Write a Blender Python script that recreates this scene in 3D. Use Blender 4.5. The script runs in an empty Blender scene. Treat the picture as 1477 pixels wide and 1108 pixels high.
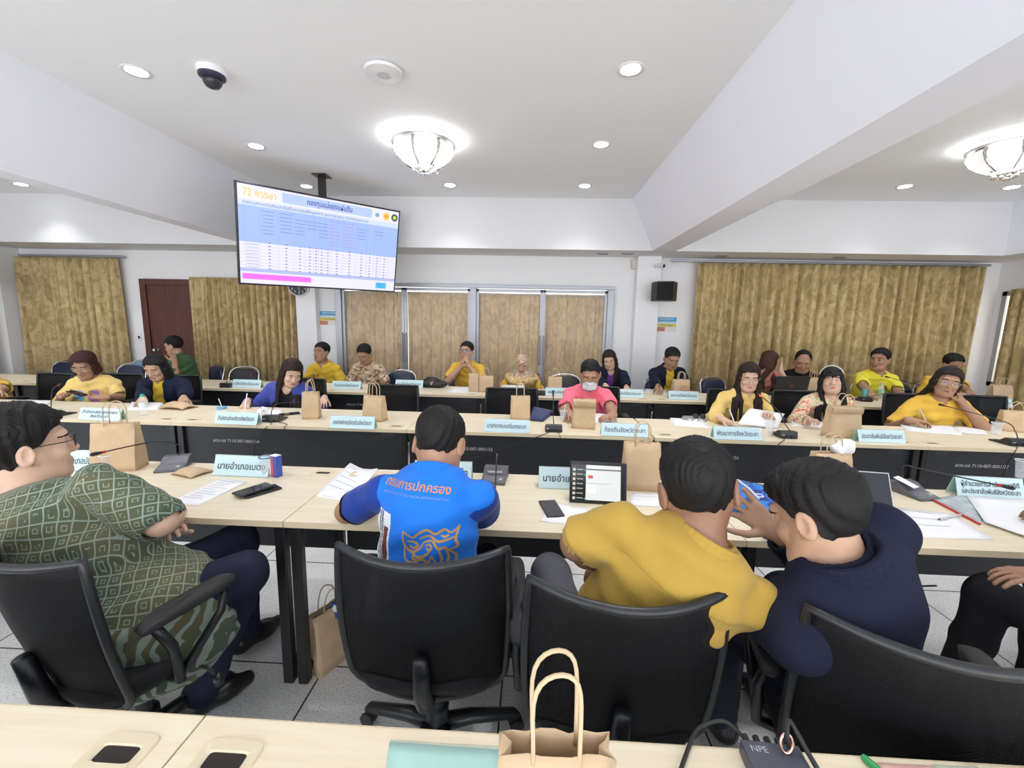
import bpy, math, random
import numpy as np
from mathutils import Vector, Matrix, Euler
random.seed(4)
PI = math.pi
scn = bpy.context.scene
COL = scn.collection
# ------------------------------------------------------------------ camera
FPX, YAW, PITCH, ROLL = 615.04, -0.0421079, -0.1457464, 0.0211208
EYE = np.array([0., 0., 1.555])
_f = np.array([math.sin(YAW)*math.cos(PITCH), math.cos(YAW)*math.cos(PITCH), math.sin(PITCH)])
_r = np.array([math.cos(YAW), -math.sin(YAW), 0.])
_u = np.cross(_r, _f)
_r, _u = _r*math.cos(ROLL)+_u*math.sin(ROLL), -_r*math.sin(ROLL)+_u*math.cos(ROLL)
cd = bpy.data.cameras.new('camera'); cam = bpy.data.objects.new('camera', cd); COL.objects.link(cam)
cd.sensor_width = 36; cd.lens = FPX/1477*36; cd.clip_start = .02
cam.matrix_world = Matrix(((_r[0], _u[0], -_f[0], EYE[0]), (_r[1], _u[1], -_f[1], EYE[1]), (_r[2], _u[2], -_f[2], EYE[2]), (0, 0, 0, 1)))
scn.camera = cam
# ------------------------------------------------------------------ world, exposure
wd = bpy.data.worlds.new('world'); scn.world = wd; wd.use_nodes = True
wd.node_tree.nodes['Background'].inputs[0].default_value = (.93, .96, 1, 1)
wd.node_tree.nodes['Background'].inputs[1].default_value = 1.55
scn.view_settings.view_transform = 'Standard'; scn.view_settings.look = 'None'
scn.view_settings.exposure = 1.38; scn.view_settings.gamma = 1; scn.view_settings.use_curve_mapping = False
scn.cycles.max_bounces = 10; scn.cycles.diffuse_bounces = 6; scn.cycles.transparent_max_bounces = 12
scn.cycles.use_denoising = True; scn.cycles.caustics_reflective = False; scn.cycles.caustics_refractive = False
LAMP, CHAND, TVE = 7., .42, .43          # strengths of the down lights, chandeliers, screen

def ray(x, y): return _f+_r*(x-738.5)/FPX-_u*(y-554)/FPX
def at(x, y, z=None, Y=None):             # the point of the room plane z=... or y=... seen there
    d = ray(x, y); t = (z-EYE[2])/d[2] if z is not None else Y/d[1]
    return EYE+d*t

# ------------------------------------------------------------------ materials
MATS = {}
def mat(name, col, rough=.6, metal=0., bump=0., bscale=60., noise=0., nscale=8., emit=0., ecol=None, alpha=1., trans=0., spec=.5, sheen=0.):
    if name in MATS: return MATS[name]
    m = bpy.data.materials.new(name); m.use_nodes = True; MATS[name] = m
    nt = m.node_tree; b = nt.nodes['Principled BSDF']; L = nt.links.new
    c = tuple(col)+(1,)
    b.inputs['Base Color'].default_value = c; b.inputs['Roughness'].default_value = rough
    b.inputs['Metallic'].default_value = metal; b.inputs['Specular IOR Level'].default_value = spec
    b.inputs['Alpha'].default_value = alpha; b.inputs['Transmission Weight'].default_value = trans
    if sheen: b.inputs['Sheen Weight'].default_value = sheen
    if emit:
        b.inputs['Emission Color'].default_value = tuple(ecol or col)+(1,); b.inputs['Emission Strength'].default_value = emit
    if bump or noise:
        tc = nt.nodes.new('ShaderNodeTexCoord')
    if noise:
        n = nt.nodes.new('ShaderNodeTexNoise'); n.inputs['Scale'].default_value = nscale; n.inputs['Detail'].default_value = 5
        L(tc.outputs['Object'], n.inputs['Vector'])
        r = nt.nodes.new('ShaderNodeMapRange'); r.inputs[1].default_value = .3; r.inputs[2].default_value = .7
        r.inputs[3].default_value = 1-noise; r.inputs[4].default_value = 1+noise
        L(n.outputs['Fac'], r.inputs[0])
        mx = nt.nodes.new('ShaderNodeMix'); mx.data_type = 'RGBA'; mx.blend_type = 'MULTIPLY'; mx.inputs[0].default_value = 1
        mx.inputs[6].default_value = c; L(r.outputs[0], mx.inputs[7]); L(mx.outputs[2], b.inputs['Base Color'])
    if bump:
        n = nt.nodes.new('ShaderNodeTexNoise'); n.inputs['Scale'].default_value = bscale; n.inputs['Detail'].default_value = 4
        L(tc.outputs['Object'], n.inputs['Vector'])
        bp = nt.nodes.new('ShaderNodeBump'); bp.inputs['Strength'].default_value = bump; bp.inputs['Distance'].default_value = .01
        L(n.outputs['Fac'], bp.inputs['Height']); L(bp.outputs[0], b.inputs['Normal'])
    return m
def nodes(m): return m.node_tree, m.node_tree.nodes['Principled BSDF'], m.node_tree.links.new
def add(nt, t, **kw):
    n = nt.nodes.new('ShaderNode'+t)
    for k, v in kw.items():
        if k.startswith('i'): n.inputs[int(k[1:])].default_value = v
        else: setattr(n, k, v)
    return n
def ramp(nt, stops):
    r = nt.nodes.new('ShaderNodeValToRGB'); e = r.color_ramp.elements
    while len(e) < len(stops): e.new(.5)
    for k, (p, c) in enumerate(stops): e[k].position = p; e[k].color = tuple(c)+(1,)
    return r

def wood_mat(name, a, b_, along=(1.2, 22, 22), rough=.42):
    m = mat(name, a, rough); nt, b, L = nodes(m)
    tc = add(nt, 'TexCoord'); mp = add(nt, 'Mapping'); mp.inputs['Scale'].default_value = along
    n = add(nt, 'TexNoise'); n.inputs['Scale'].default_value = 2.2; n.inputs['Detail'].default_value = 7; n.inputs['Distortion'].default_value = .6
    r = ramp(nt, [(.35, b_), (.62, a)])
    L(tc.outputs['Object'], mp.inputs[0]); L(mp.outputs[0], n.inputs['Vector']); L(n.outputs['Fac'], r.inputs[0]); L(r.outputs[0], b.inputs['Base Color'])
    return m
WHITE = mat('white_paint', (.86, .86, .87), .75)
CEILW = mat('ceiling_paint', (.90, .91, .935), .8)
BEAMW = mat('beam_paint_cool_light', (.86, .87, .945), .75)  # cool lavender tint of the light on the beams, put into the paint
MAPLE = wood_mat('maple_laminate', (.79, .70, .525), (.74, .64, .455))
EDGE = mat('maple_edge', (.68, .57, .38), .45)
BLACK = mat('black_metal', (.012, .012, .013), .38)
PANEL = mat('black_panel', (.016, .017, .020), .5)
PLAST = mat('black_plastic', (.016, .017, .019), .35)
GREYP = mat('grey_plastic', (.10, .10, .115), .4)
RED = mat('red_plastic', (.5, .02, .015), .3)
CHROME = mat('chrome', (.75, .75, .76), .18, 1.)
ALU = mat('aluminium', (.36, .37, .40), .4, .6)
RUBBER = mat('rubber', (.02, .02, .02), .7)
PAPER = mat('white_paper', (.86, .86, .88), .8)
INK = mat('dark_ink', (.03, .035, .05), .7)
WHITEP = mat('white_plastic', (.83, .83, .84), .4)
DOORW = wood_mat('red_brown_wood', (.115, .032, .022), (.075, .020, .014), (14, 14, 1.0), .35)
def floor_mat():
    m = mat('terrazzo_tiles', (.5, .5, .5), .32); nt, b, L = nodes(m)
    tc = add(nt, 'TexCoord'); v = add(nt, 'TexVoronoi'); v.inputs['Scale'].default_value = 95
    n = add(nt, 'TexNoise'); n.inputs['Scale'].default_value = 3; n.inputs['Detail'].default_value = 6
    n2 = add(nt, 'TexNoise'); n2.inputs['Scale'].default_value = 130; n2.inputs['Detail'].default_value = 3
    L(tc.outputs['Object'], v.inputs['Vector']); L(tc.outputs['Object'], n.inputs['Vector']); L(tc.outputs['Object'], n2.inputs['Vector'])
    r = ramp(nt, [(.33, (.46, .455, .45)), (.44, (.78, .78, .77)), (.72, (.87, .87, .86))]); L(n2.outputs['Fac'], r.inputs[0])
    r2 = ramp(nt, [(.3, (.88, .88, .88)), (.7, (1, 1, 1))]); L(n.outputs['Fac'], r2.inputs[0])
    mx = add(nt, 'Mix', data_type='RGBA', blend_type='MULTIPLY'); mx.inputs[0].default_value = 1
    L(r.outputs[0], mx.inputs[6]); L(r2.outputs[0], mx.inputs[7])
    br = add(nt, 'TexBrick'); br.offset = 0; br.inputs['Scale'].default_value = 1; br.inputs['Mortar Size'].default_value = .004
    br.inputs['Brick Width'].default_value = .8; br.inputs['Row Height'].default_value = .8
    br.inputs['Color1'].default_value = br.inputs['Color2'].default_value = (1, 1, 1, 1); br.inputs['Mortar'].default_value = (.06, .055, .05, 1)
    mp = add(nt, 'Mapping'); mp.inputs['Location'].default_value = (.885, -.08, 0)
    L(tc.outputs['Object'], mp.inputs[0]); L(mp.outputs[0], br.inputs['Vector'])
    m2 = add(nt, 'Mix', data_type='RGBA', blend_type='MULTIPLY'); m2.inputs[0].default_value = 1
    L(mx.outputs[2], m2.inputs[6]); L(br.outputs['Color'], m2.inputs[7]); L(m2.outputs[2], b.inputs['Base Color'])
    return m
def curtain_mat(name, dark, lite, sc=9., glow=0.):
    m = mat(name, lite, .55, sheen=.3); nt, b, L = nodes(m)
    tc = add(nt, 'TexCoord'); mp = add(nt, 'Mapping'); mp.inputs['Scale'].default_value = (1, 1, .6)
    n = add(nt, 'TexNoise'); n.inputs['Scale'].default_value = sc; n.inputs['Detail'].default_value = 7; n.inputs['Roughness'].default_value = .62; n.inputs['Distortion'].default_value = 1.4
    r = ramp(nt, [(.40, dark), (.50, tuple((x+y)/2 for x, y in zip(dark, lite))), (.58, lite)])
    L(tc.outputs['Object'], mp.inputs[0]); L(mp.outputs[0], n.inputs['Vector']); L(n.outputs['Fac'], r.inputs[0]); L(r.outputs[0], b.inputs['Base Color'])
    r2 = ramp(nt, [(.4, (.75,)*3), (.6, (.45,)*3)]); L(n.outputs['Fac'], r2.inputs[0]); L(r2.outputs[0], b.inputs['Roughness'])
    return m
GOLD = curtain_mat('gold_damask', (.38, .275, .115), (.59, .45, .22))
GOLD2 = curtain_mat('straw_sheer', (.46, .28, .085), (.66, .45, .165), 12)

# ------------------------------------------------------------------ mesh builder
class MB:
    def __init__(s): s.v = []; s.f = []; s.m = []; s.mi = 0
    def add(s, vs, fs):
        o = len(s.v); s.v += [tuple(map(float, p)) for p in vs]
        s.f += [tuple(i+o for i in f) for f in fs]; s.m += [s.mi]*len(fs); return s
    def box(s, c, d, R=None):
        x, y, z = d[0]/2, d[1]/2, d[2]/2
        vs = [Vector(p) for p in ((-x, -y, -z), (x, -y, -z), (x, y, -z), (-x, y, -z), (-x, -y, z), (x, -y, z), (x, y, z), (-x, y, z))]
        if R is not None: vs = [R@p for p in vs]
        c = Vector(c)
        return s.add([p+c for p in vs], [(3, 2, 1, 0), (4, 5, 6, 7), (0, 1, 5, 4), (1, 2, 6, 5), (2, 3, 7, 6), (3, 0, 4, 7)])
    def box2(s, a, b): return s.box([(p+q)/2 for p, q in zip(a, b)], [abs(q-p) for p, q in zip(a, b)])
    def tube(s, pts, r, n=8, cap=True, closed=False):
        pts = [Vector(p) for p in pts]; N = len(pts); rs = r if hasattr(r, '__len__') else [r]*N
        rings = []; up = None
        for i, p in enumerate(pts):
            t = (pts[(i+1) % N]-pts[i-1]) if closed else (pts[min(i+1, N-1)]-pts[max(i-1, 0)])
            t = t.normalized() if t.length > 1e-9 else Vector((0, 0, 1))
            if up is None: up = Vector((0, 0, 1)) if abs(t.z) < .9 else Vector((1, 0, 0))
            a = t.cross(up)
            if a.length < 1e-4: a = t.cross(Vector((0, 1, .3)))
            a.normalize(); b = a.cross(t).normalized(); up = b
            rings.append([p+(a*math.cos(2*PI*k/n)+b*math.sin(2*PI*k/n))*rs[i] for k in range(n)])
        fs = []
        for i in range(N if closed else N-1):
            j = (i+1) % N
            for k in range(n): fs.append((i*n+k, i*n+(k+1) % n, j*n+(k+1) % n, j*n+k))
        if cap and not closed: fs += [tuple(range(n-1, -1, -1)), tuple(range((N-1)*n, N*n))]
        return s.add([p for q in rings for p in q], fs)
    def lathe(s, prof, n=24, c=(0, 0, 0), R=None, cap=True):
        vs = []; c = Vector(c)
        for r, z in prof:
            for k in range(n):
                p = Vector((r*math.cos(2*PI*k/n), r*math.sin(2*PI*k/n), z)); vs.append((R@p if R is not None else p)+c)
        fs = [(i*n+k, i*n+(k+1) % n, (i+1)*n+(k+1) % n, (i+1)*n+k) for i in range(len(prof)-1) for k in range(n)]
        if cap: fs += [tuple(range(n-1, -1, -1)), tuple(range((len(prof)-1)*n, len(prof)*n))]
        return s.add(vs, fs)
    def prism(s, poly, z0, z1, R=None, c=(0, 0, 0)):      # polygon in xy pulled along z
        n = len(poly); c = Vector(c)
        vs = [Vector((x, y, z)) for z in (z0, z1) for x, y in poly]
        vs = [(R@p if R is not None else p)+c for p in vs]
        return s.add(vs, [tuple(range(n-1, -1, -1)), tuple(range(n, 2*n))]+[(k, (k+1) % n, n+(k+1) % n, n+k) for k in range(n)])
    def sheet(s, P):                                      # P[i][j] points
        a, b = len(P), len(P[0])
        return s.add([p for r in P for p in r], [(i*b+j, i*b+j+1, (i+1)*b+j+1, (i+1)*b+j) for i in range(a-1) for j in range(b-1)])
    def build(s, name, m, parent=None, bevel=0., smooth=False, solid=0., seg=2, loc=None, solid_off=0.):
        me = bpy.data.meshes.new(name); me.from_pydata(s.v, [], s.f)
        for q in (m if isinstance(m, (list, tuple)) else [m]): me.materials.append(q)
        if isinstance(m, (list, tuple)): me.polygons.foreach_set('material_index', s.m)
        if smooth:
            me.polygons.foreach_set('use_smooth', [True]*len(me.polygons))
            if smooth == 'angle': me.set_sharp_from_angle(angle=.7)
        me.update(); o = bpy.data.objects.new(name, me); COL.objects.link(o)
        if parent is not None: o.parent = parent
        if loc is not None: o.location = loc
        if solid: q = o.modifiers.new('solid', 'SOLIDIFY'); q.thickness = solid; q.offset = solid_off
        if bevel: q = o.modifiers.new('bevel', 'BEVEL'); q.width = bevel; q.segments = seg; q.limit_method = 'ANGLE'; q.angle_limit = .7
        return o
def tag(o, label, cat, group=None, kind=None):
    o['label'] = label; o['category'] = cat
    if group: o['group'] = group
    if kind: o['kind'] = kind
    return o
def thing(name, label, cat, loc=(0, 0, 0), rz=0., group=None):
    o = bpy.data.objects.new(name, None); o.empty_display_size = .05; COL.objects.link(o)
    o.location = loc; o.rotation_euler = (0, 0, rz); return tag(o, label, cat, group)
def dup(root, loc, rz, label, group=None):
    def cp(o, par):
        c = o.copy(); COL.objects.link(c)
        if par is not None: c.parent = par
        for ch in list(o.children): cp(ch, c)
        return c
    r = cp(root, None); r.location = loc; r.rotation_euler = (0, 0, rz); r['label'] = label
    if group: r['group'] = group
    return r
def struct(name, mb, m, label, cat, **kw):
    o = mb.build(name, m, **kw); tag(o, label, cat, kind='structure'); return o
def text_mesh(txt, size, bold=0., align='CENTER', res=2, spacing=1.):
    cu = bpy.data.curves.new('txt', 'FONT'); cu.body = txt; cu.size = size; cu.align_x = align; cu.align_y = 'CENTER'
    cu.resolution_u = res; cu.offset = bold; cu.space_line = spacing
    o = bpy.data.objects.new('txt', cu); COL.objects.link(o)
    dg = bpy.context.evaluated_depsgraph_get(); me = bpy.data.meshes.new_from_object(o.evaluated_get(dg))
    bpy.data.objects.remove(o); bpy.data.curves.remove(cu); return me
def text(name, txt, size, m, parent, M, fit=None, **kw):   # flat lettering, M places it (x right, y up, z out)
    me = text_mesh(txt, size, **kw); me.name = name
    if fit and len(me.vertices):
        xs = [v.co.x for v in me.vertices]; w = max(xs)-min(xs)
        if w > fit: me.transform(Matrix.Scale(fit/w, 4, (1, 0, 0)))
    me.transform(M); me.materials.clear(); me.materials.append(m)
    o = bpy.data.objects.new(name, me); COL.objects.link(o); o.parent = parent; return o
def face_cam(loc, rx=PI/2, rz=0.):           # upright plane facing -y
    return Matrix.Translation(loc)@Matrix.Rotation(rz, 4, 'Z')@Matrix.Rotation(rx, 4, 'X')

# ------------------------------------------------------------------ setting
WY, SY, SZ, CZ = 6.4, 5.8, 2.5, 3.14
XL, XR, YB = -8.1, 6.5, -4.2
struct('floor', MB().box2((XL, YB, -.1), (XR, WY+.1, 0)), floor_mat(), 'grey speckled terrazzo tile floor with thin dark joints', 'floor')
struct('ceiling', MB().box2((XL, YB, CZ), (XR, WY, CZ+.1)), CEILW, 'flat white ceiling set with round down lights', 'ceiling')
# back wall with the glass door opening left open behind the glass
w = MB()
for a, b in (((XL, WY, 0), (-2.9, WY+.12, SZ+.1)), ((1.15, WY, 0), (XR, WY+.12, SZ+.1)), ((-2.9, WY, 2.075), (1.15, WY+.12, SZ+.1))): w.box2(a, b)
struct('wall_back', w, WHITE, 'white plastered wall behind the last row of tables', 'wall')
struct('wall_right', MB().box2((XR, YB, 0), (XR+.1, WY+.1, CZ)), WHITE, 'white side wall at the right end of the room', 'wall')
struct('wall_left', MB().box2((XL-.1, YB, 0), (XL, WY+.1, CZ)), WHITE, 'white side wall at the left end of the room', 'wall')
struct('wall_beyond', MB().box2((-3.4, WY+1.6, 0), (1.8, WY+1.7, 2.6)), WHITE, 'pale corridor wall behind the curtained glass doors', 'wall')
struct('trim_1', MB().box2((XL, SY, SZ), (XR, WY, CZ)), mat('bulkhead_paint', (.76, .76, .775), .8), 'white dropped bulkhead along the top of the back wall', 'bulkhead')
def slant_beam(name, xa, xb, xc, label):     # xa inner top, xb inner bottom, xc outer bottom
    sec = [(xb, SZ), (xa, CZ+.02), (xc, CZ+.02), (xc, SZ)]
    R = Matrix(((1, 0, 0), (0, 0, 1), (0, 1, 0)))
    struct(name, MB().prism(sec, YB, SY+.01, R), BEAMW, label, 'ceiling beam')
slant_beam('trim_2', 1.243, 1.545, 1.845, 'wide white ceiling beam with sloping face running overhead on the right')
slant_beam('trim_3', -3.30, -3.63, -3.83, 'white ceiling beam with sloping face running behind the hanging screen')
struct('trim_4', MB().box2((5.9, YB, SZ), (XR, SY, CZ)), BEAMW, 'white dropped edge of the ceiling along the right wall', 'bulkhead')
def pillar(name, x0, x1, d, label): struct(name, MB().box2((x0, WY-d, 0), (x1, WY+.02, SZ)), WHITE, label, 'pillar', bevel=.006)
pillar('trim_5', -3.50, -3.20, .12, 'white wall pillar under the round clock')
pillar('trim_6', 1.47, 1.80, .16, 'white wall pillar behind the black corner speaker')
pillar('trim_7', -8.1, -7.86, .30, 'white corner pillar left of the leftmost gold curtain')
# brown door
d = MB(); d.box2((-5.97, WY-.04, 0), (-5.88, WY+.03, 2.08)); d.box2((-5.02, WY-.04, 0), (-4.93, WY+.03, 2.08)); d.box2((-5.88, WY-.04, 1.99), (-5.02, WY+.03, 2.08))
dr = struct('door_1', MB().box2((-5.88, WY-.012, .01), (-5.02, WY+.02, 1.99)), DOORW, 'dark red brown wooden door behind the man in green', 'door')
d.build('door_frame', DOORW, dr, bevel=.005); 
MB().lathe([(.026, 0), (.026, .006), (.012, .012), (.012, .05), (.027, .055), (.027, .075), (.012, .082)], 16, (-5.8, WY-.012, 1.0), Matrix.Rotation(PI/2, 3, 'X')).build('door_knob', CHROME, dr, smooth=True)
# glass doors: four leaves in an aluminium frame, curtains gathered behind the panes
GX = [-2.89, -1.90, -.865, .16, 1.14]
g = MB(); g.box2((GX[0]-.05, WY-.06, 2.03), (GX[4]+.05, WY+.06, 2.08))
for x in (GX[0], GX[2], GX[4]): g.box2((x-.045, WY-.06, 0), (x+.045, WY+.06, 2.03))
gl = struct('door_2', g, ALU, 'aluminium framed glass double doors with straw curtains behind the glass', 'door', bevel=.004)
GLASS = mat('door_glass', (.95, .97, .97), .02, alpha=.10)
for k in range(4):
    a, b = GX[k]+(.045 if k % 2 == 0 else .001), GX[k+1]-(.045 if k % 2 else .001)
    q = MB()
    for p0, p1 in (((a, 0), (a+.04, 2.02)), ((b-.04, 0), (b, 2.02)), ((a, 1.97), (b, 2.02)), ((a, 0), (b, .1))): q.box2((p0[0], WY-.03, p0[1]+.01), (p1[0], WY+.01, p1[1]))
    lf = q.build('door_leaf', ALU, gl, bevel=.003)
    MB().box2((a+.03, WY-.012, .08), (b-.03, WY-.006, 1.98)).build('glass_pane', GLASS, lf)
    hx = b-.03 if k % 2 == 0 else a+.03
    MB().tube([(hx, WY-.03, .92), (hx, WY-.075, .95), (hx, WY-.075, 1.32), (hx, WY-.03, 1.35)], .012, 8).box2((hx-.018, WY-.035, .9), (hx+.018, WY-.028, 1.38)).build('pull_handle', ALU, lf, smooth='angle')
def folds(x0, x1, z0, z1, n, amp, y, flare=0., gather=0., seed=0, nz=24, axis=0, lean=0.):
    rnd = np.random.RandomState(seed); N = int(n*10); ph = np.cumsum(.7+.6*rnd.rand(N+1)); ph = ph/ph[-1]*n*2*PI
    am = np.interp(np.linspace(0, 1, N+1), np.linspace(0, 1, n+1), amp*(.55+.9*rnd.rand(n+1))); P = []
    for j in range(nz+1):
        t = j/nz; z = z1+(z0-z1)*t; row = []
        for i in range(N+1):
            s = i/N; x = x0+(x1-x0)*s+(s-.5)*flare*t+lean*t+.012*math.sin(ph[i]*.5+3*t)
            k = am[i]*(.75+.35*t)*(1-gather*math.exp(-t*30)); dz = y-k*math.sin(ph[i]+.5*math.sin(2.2*t+i*.03))-.3*k*math.sin(2*ph[i]+1)
            row.append((x, dz, z) if axis == 0 else (dz, x, z))
        P.append(row)
    return P
for k, lab in enumerate(('leftmost straw curtain behind the glass doors', 'straw curtain behind the second glass leaf, behind the man in printed batik', 'straw curtain behind the third glass leaf, behind the woman in headscarf', 'rightmost straw curtain behind the glass doors')):
    m = MB().sheet(folds(GX[k]+.03, GX[k+1]-.03, .12, 1.965, 13, .017, WY+.055, seed=k, gather=.2))
    o = thing('sheer_curtain', lab, 'curtain', group='straw curtains in the glass doors')
    m.build('fabric', GOLD2, o, smooth=True, solid=.002)
    MB().tube([(GX[k]+.05, WY+.05, 1.935), (GX[k+1]-.05, WY+.05, 1.935)], .006).build('curtain_rod', ALU, o)
def curtain(x0, x1, z0, z1, n, label, seed, y=WY-.10, amp=.052, rail=None, axis=0, flare=.0, lean=0.):
    o = thing('window_curtain', label, 'curtain', group='gold curtains along the walls')
    MB().sheet(folds(x0, x1, z0, z1, n, amp, y, flare, .3, seed, axis=axis, lean=lean)).build('fabric', GOLD, o, smooth=True, solid=.003)
    if rail: MB().box2((rail[0], y-.02, z1+.005), (rail[1], y+.02, z1+.035)).box2((rail[0]+.05, y, z1+.01), (rail[0]+.08, WY, z1+.03)).box2((rail[1]-.08, y, z1+.01), (rail[1]-.05, WY, z1+.03)).build('curtain_rail', ALU, o, bevel=.004)
curtain(-7.80, -6.20, .06, 2.37, 12, 'wide gold curtain left of the brown door', 11, rail=(-7.75, -6.12))
curtain(-5.12, -3.52, .06, 2.11, 17, 'gold curtain between the brown door and the clock pillar', 12, amp=.045)
curtain(2.30, 6.20, .06, 2.43, 29, 'widest gold curtain, on the right of the back wall', 13, rail=(1.95, 6.25))
curtain(4.2, 6.13, .06, 2.12, 14, 'gold curtain on the right side wall near the corner', 14, y=XR-.10, axis=1)
curtain(4.6, 5.95, .06, 2.35, 11, 'gold curtain on the left side wall beyond the corner pillar', 15, y=XL+.10, axis=1)
# side window that shows as a bright strip beside the curtain in the corner
wn = MB()
for a, b in (((4.0, .8), (4.06, 2.1)), ((6.22, .8), (6.28, 2.1)), ((4.0, .8), (6.28, .86)), ((4.0, 2.04), (6.28, 2.1)), ((5.1, .8), (5.16, 2.1))): wn.box2((XR-.04, a[0], a[1]), (XR+.0, b[0], b[1]))
wo = struct('window_1', wn, ALU, 'aluminium window on the right wall, a bright strip beside the curtain', 'window')
MB().box2((XR-.012, 4.05, .85), (XR-.008, 6.23, 2.05)).build('bright_pane', mat('daylit_pane', (.9, .92, .95), .3, emit=.9, ecol=(1, .95, .85)), wo)
# soffit vents and lamps
for x, y in ((.95, 6.1), (1.28, 6.05), (2.55, 6.1), (4.1, 6.1)):
    o = thing('soffit_vent', 'small grey vent in the soffit above '+{.95: 'the rightmost glass leaf', 1.28: 'the right wall pillar', 2.55: 'the left end of the widest curtain', 4.1: 'the middle of the widest curtain'}[x], 'vent', (x, y, SZ))
    m = MB(); m.box((0, 0, -.004), (.16, .06, .008)); m.build('frame', ALU, o, bevel=.002)
    q = MB()
    for k in range(3): q.box((0, -.016+.016*k, -.009), (.13, .006, .004))
    q.build('slats', GREYP, o)
LEDM = mat('lamp_face', (1, .98, .95), .5, emit=LAMP, ecol=(.97, .98, 1))
def downlight(x, y, label):
    o = thing('ceiling_light', label, 'ceiling light', (x, y, CZ), group='round down lights')
    MB().lathe([(.062, -.002), (.085, -.006), (.088, 0), (.062, 0)], 28, cap=False).build('trim_ring', WHITEP, o, smooth=True)
    MB().lathe([(.0005, -.004), (.062, -.003), (.062, -.001), (.0005, -.001)], 24, cap=False).build('lamp_face', LEDM, o)
    l = bpy.data.lights.new('lamp_beam', 'SPOT'); l.energy = 12 if y > 5 else 25; l.spot_size = math.radians(108); l.spot_blend = .7; l.shadow_soft_size = .06; l.color = (.97, .98, 1)
    q = bpy.data.objects.new('lamp_beam', l); COL.objects.link(q); q.parent = o; q.location = (0, 0, -.012)
DL = [(-2.655, 2.975, 'round down light left of the dome camera'), (.58, 2.97, 'nearest round down light on the right of the central ceiling'), (-2.64, 4.19, 'round down light on the left, between dome camera and screen'),
      (.58, 4.12, 'round down light right of the crystal chandelier in the centre'), (-1.01, 5.31, 'round down light behind the central crystal chandelier'), (.58, 5.3, 'farthest round down light by the right beam'),
      (-2.8, 5.4, 'round down light peeking over the top of the hanging screen'), (-6.49, 5.41, 'round down light beyond the left beam'), (4.13, 5.23, 'round down light left of the right chandelier'), (5.27, 5.23, 'round down light just under the right chandelier'), (2.95, 3.9, 'round down light at the edge of the right beam')]
for a in DL: downlight(*a)
for x in (-2.65, .58):
    for y in (1.75, -2.6): downlight(x, y, 'round down light in the ceiling above the near tables')
for x, y in ((4.1, 2.6), (5.3, 2.6), (3.2, .8), (-5.2, 3.4), (-6.5, 3.4), (-5.2, 1.0), (4.2, -1.2)): downlight(x, y, 'round down light in the side ceiling out of view')
CRYS = mat('lit_crystal', (1, .98, .95), .05, emit=CHAND, ecol=(1, .97, .93))
CRYG = mat('clear_crystal', (.95, .95, .97), .03, trans=.9)
def chandelier(x, y, label):
    o = thing('chandelier', label, 'chandelier', (x, y, CZ))
    MB().lathe([(.27, 0), (.285, -.015), (.285, -.045), (.27, -.05), (.02, -.05)], 40).build('base_plate', WHITEP, o, smooth='angle')
    MB().lathe([(.2855, -.018), (.288, -.022), (.288, -.038), (.2855, -.042)], 40, cap=False).build('added_glow_band', mat('added_band_glow', (1, 1, 1), .5, emit=10.), o, smooth=True)  # added glowing band that throws the chandelier's light onto the ceiling
    MB().lathe([(.235, -.05), (.245, -.09), (.22, -.14), (.16, -.19), (.09, -.225), (.02, -.235)], 32).build('bowl', CRYS, o, smooth=True)
    for k in range(10):
        a = 2*PI*k/10; m = MB(); pr = [(.25, -.055), (.265, -.10), (.235, -.155), (.175, -.205), (.11, -.24)]
        P = [[((r*math.cos(a+t*.26*(1-.25*i/4))), r*math.sin(a+t*.26*(1-.25*i/4)), z-.004*abs(t)) for t in (-1, -.5, 0, .5, 1)] for i, (r, z) in enumerate(pr)]
        m.sheet(P).build('glass_petal', CRYG if k % 2 else mat('frosted_petal', (.9, .9, .92), .3, emit=.33), o, smooth=True, solid=.006)
    for k in range(14):
        a = 2*PI*k/14*2.4; r = .02+.0095*k*.8
        MB().lathe([(.001, 0), (.018, -.014), (.018, -.022), (.001, -.04)], 8, (r*math.cos(a), r*math.sin(a), -.235-.04*(1-k/14))).build('crystal_drop', CRYG, o)
chandelier(-1.0, 4.02, 'crystal petal chandelier in the middle of the central ceiling')
chandelier(4.0, 4.03, 'crystal petal chandelier in the right ceiling bay, cut by the frame')
chandelier(-1.0, .6, 'crystal petal chandelier over the near tables')
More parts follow.
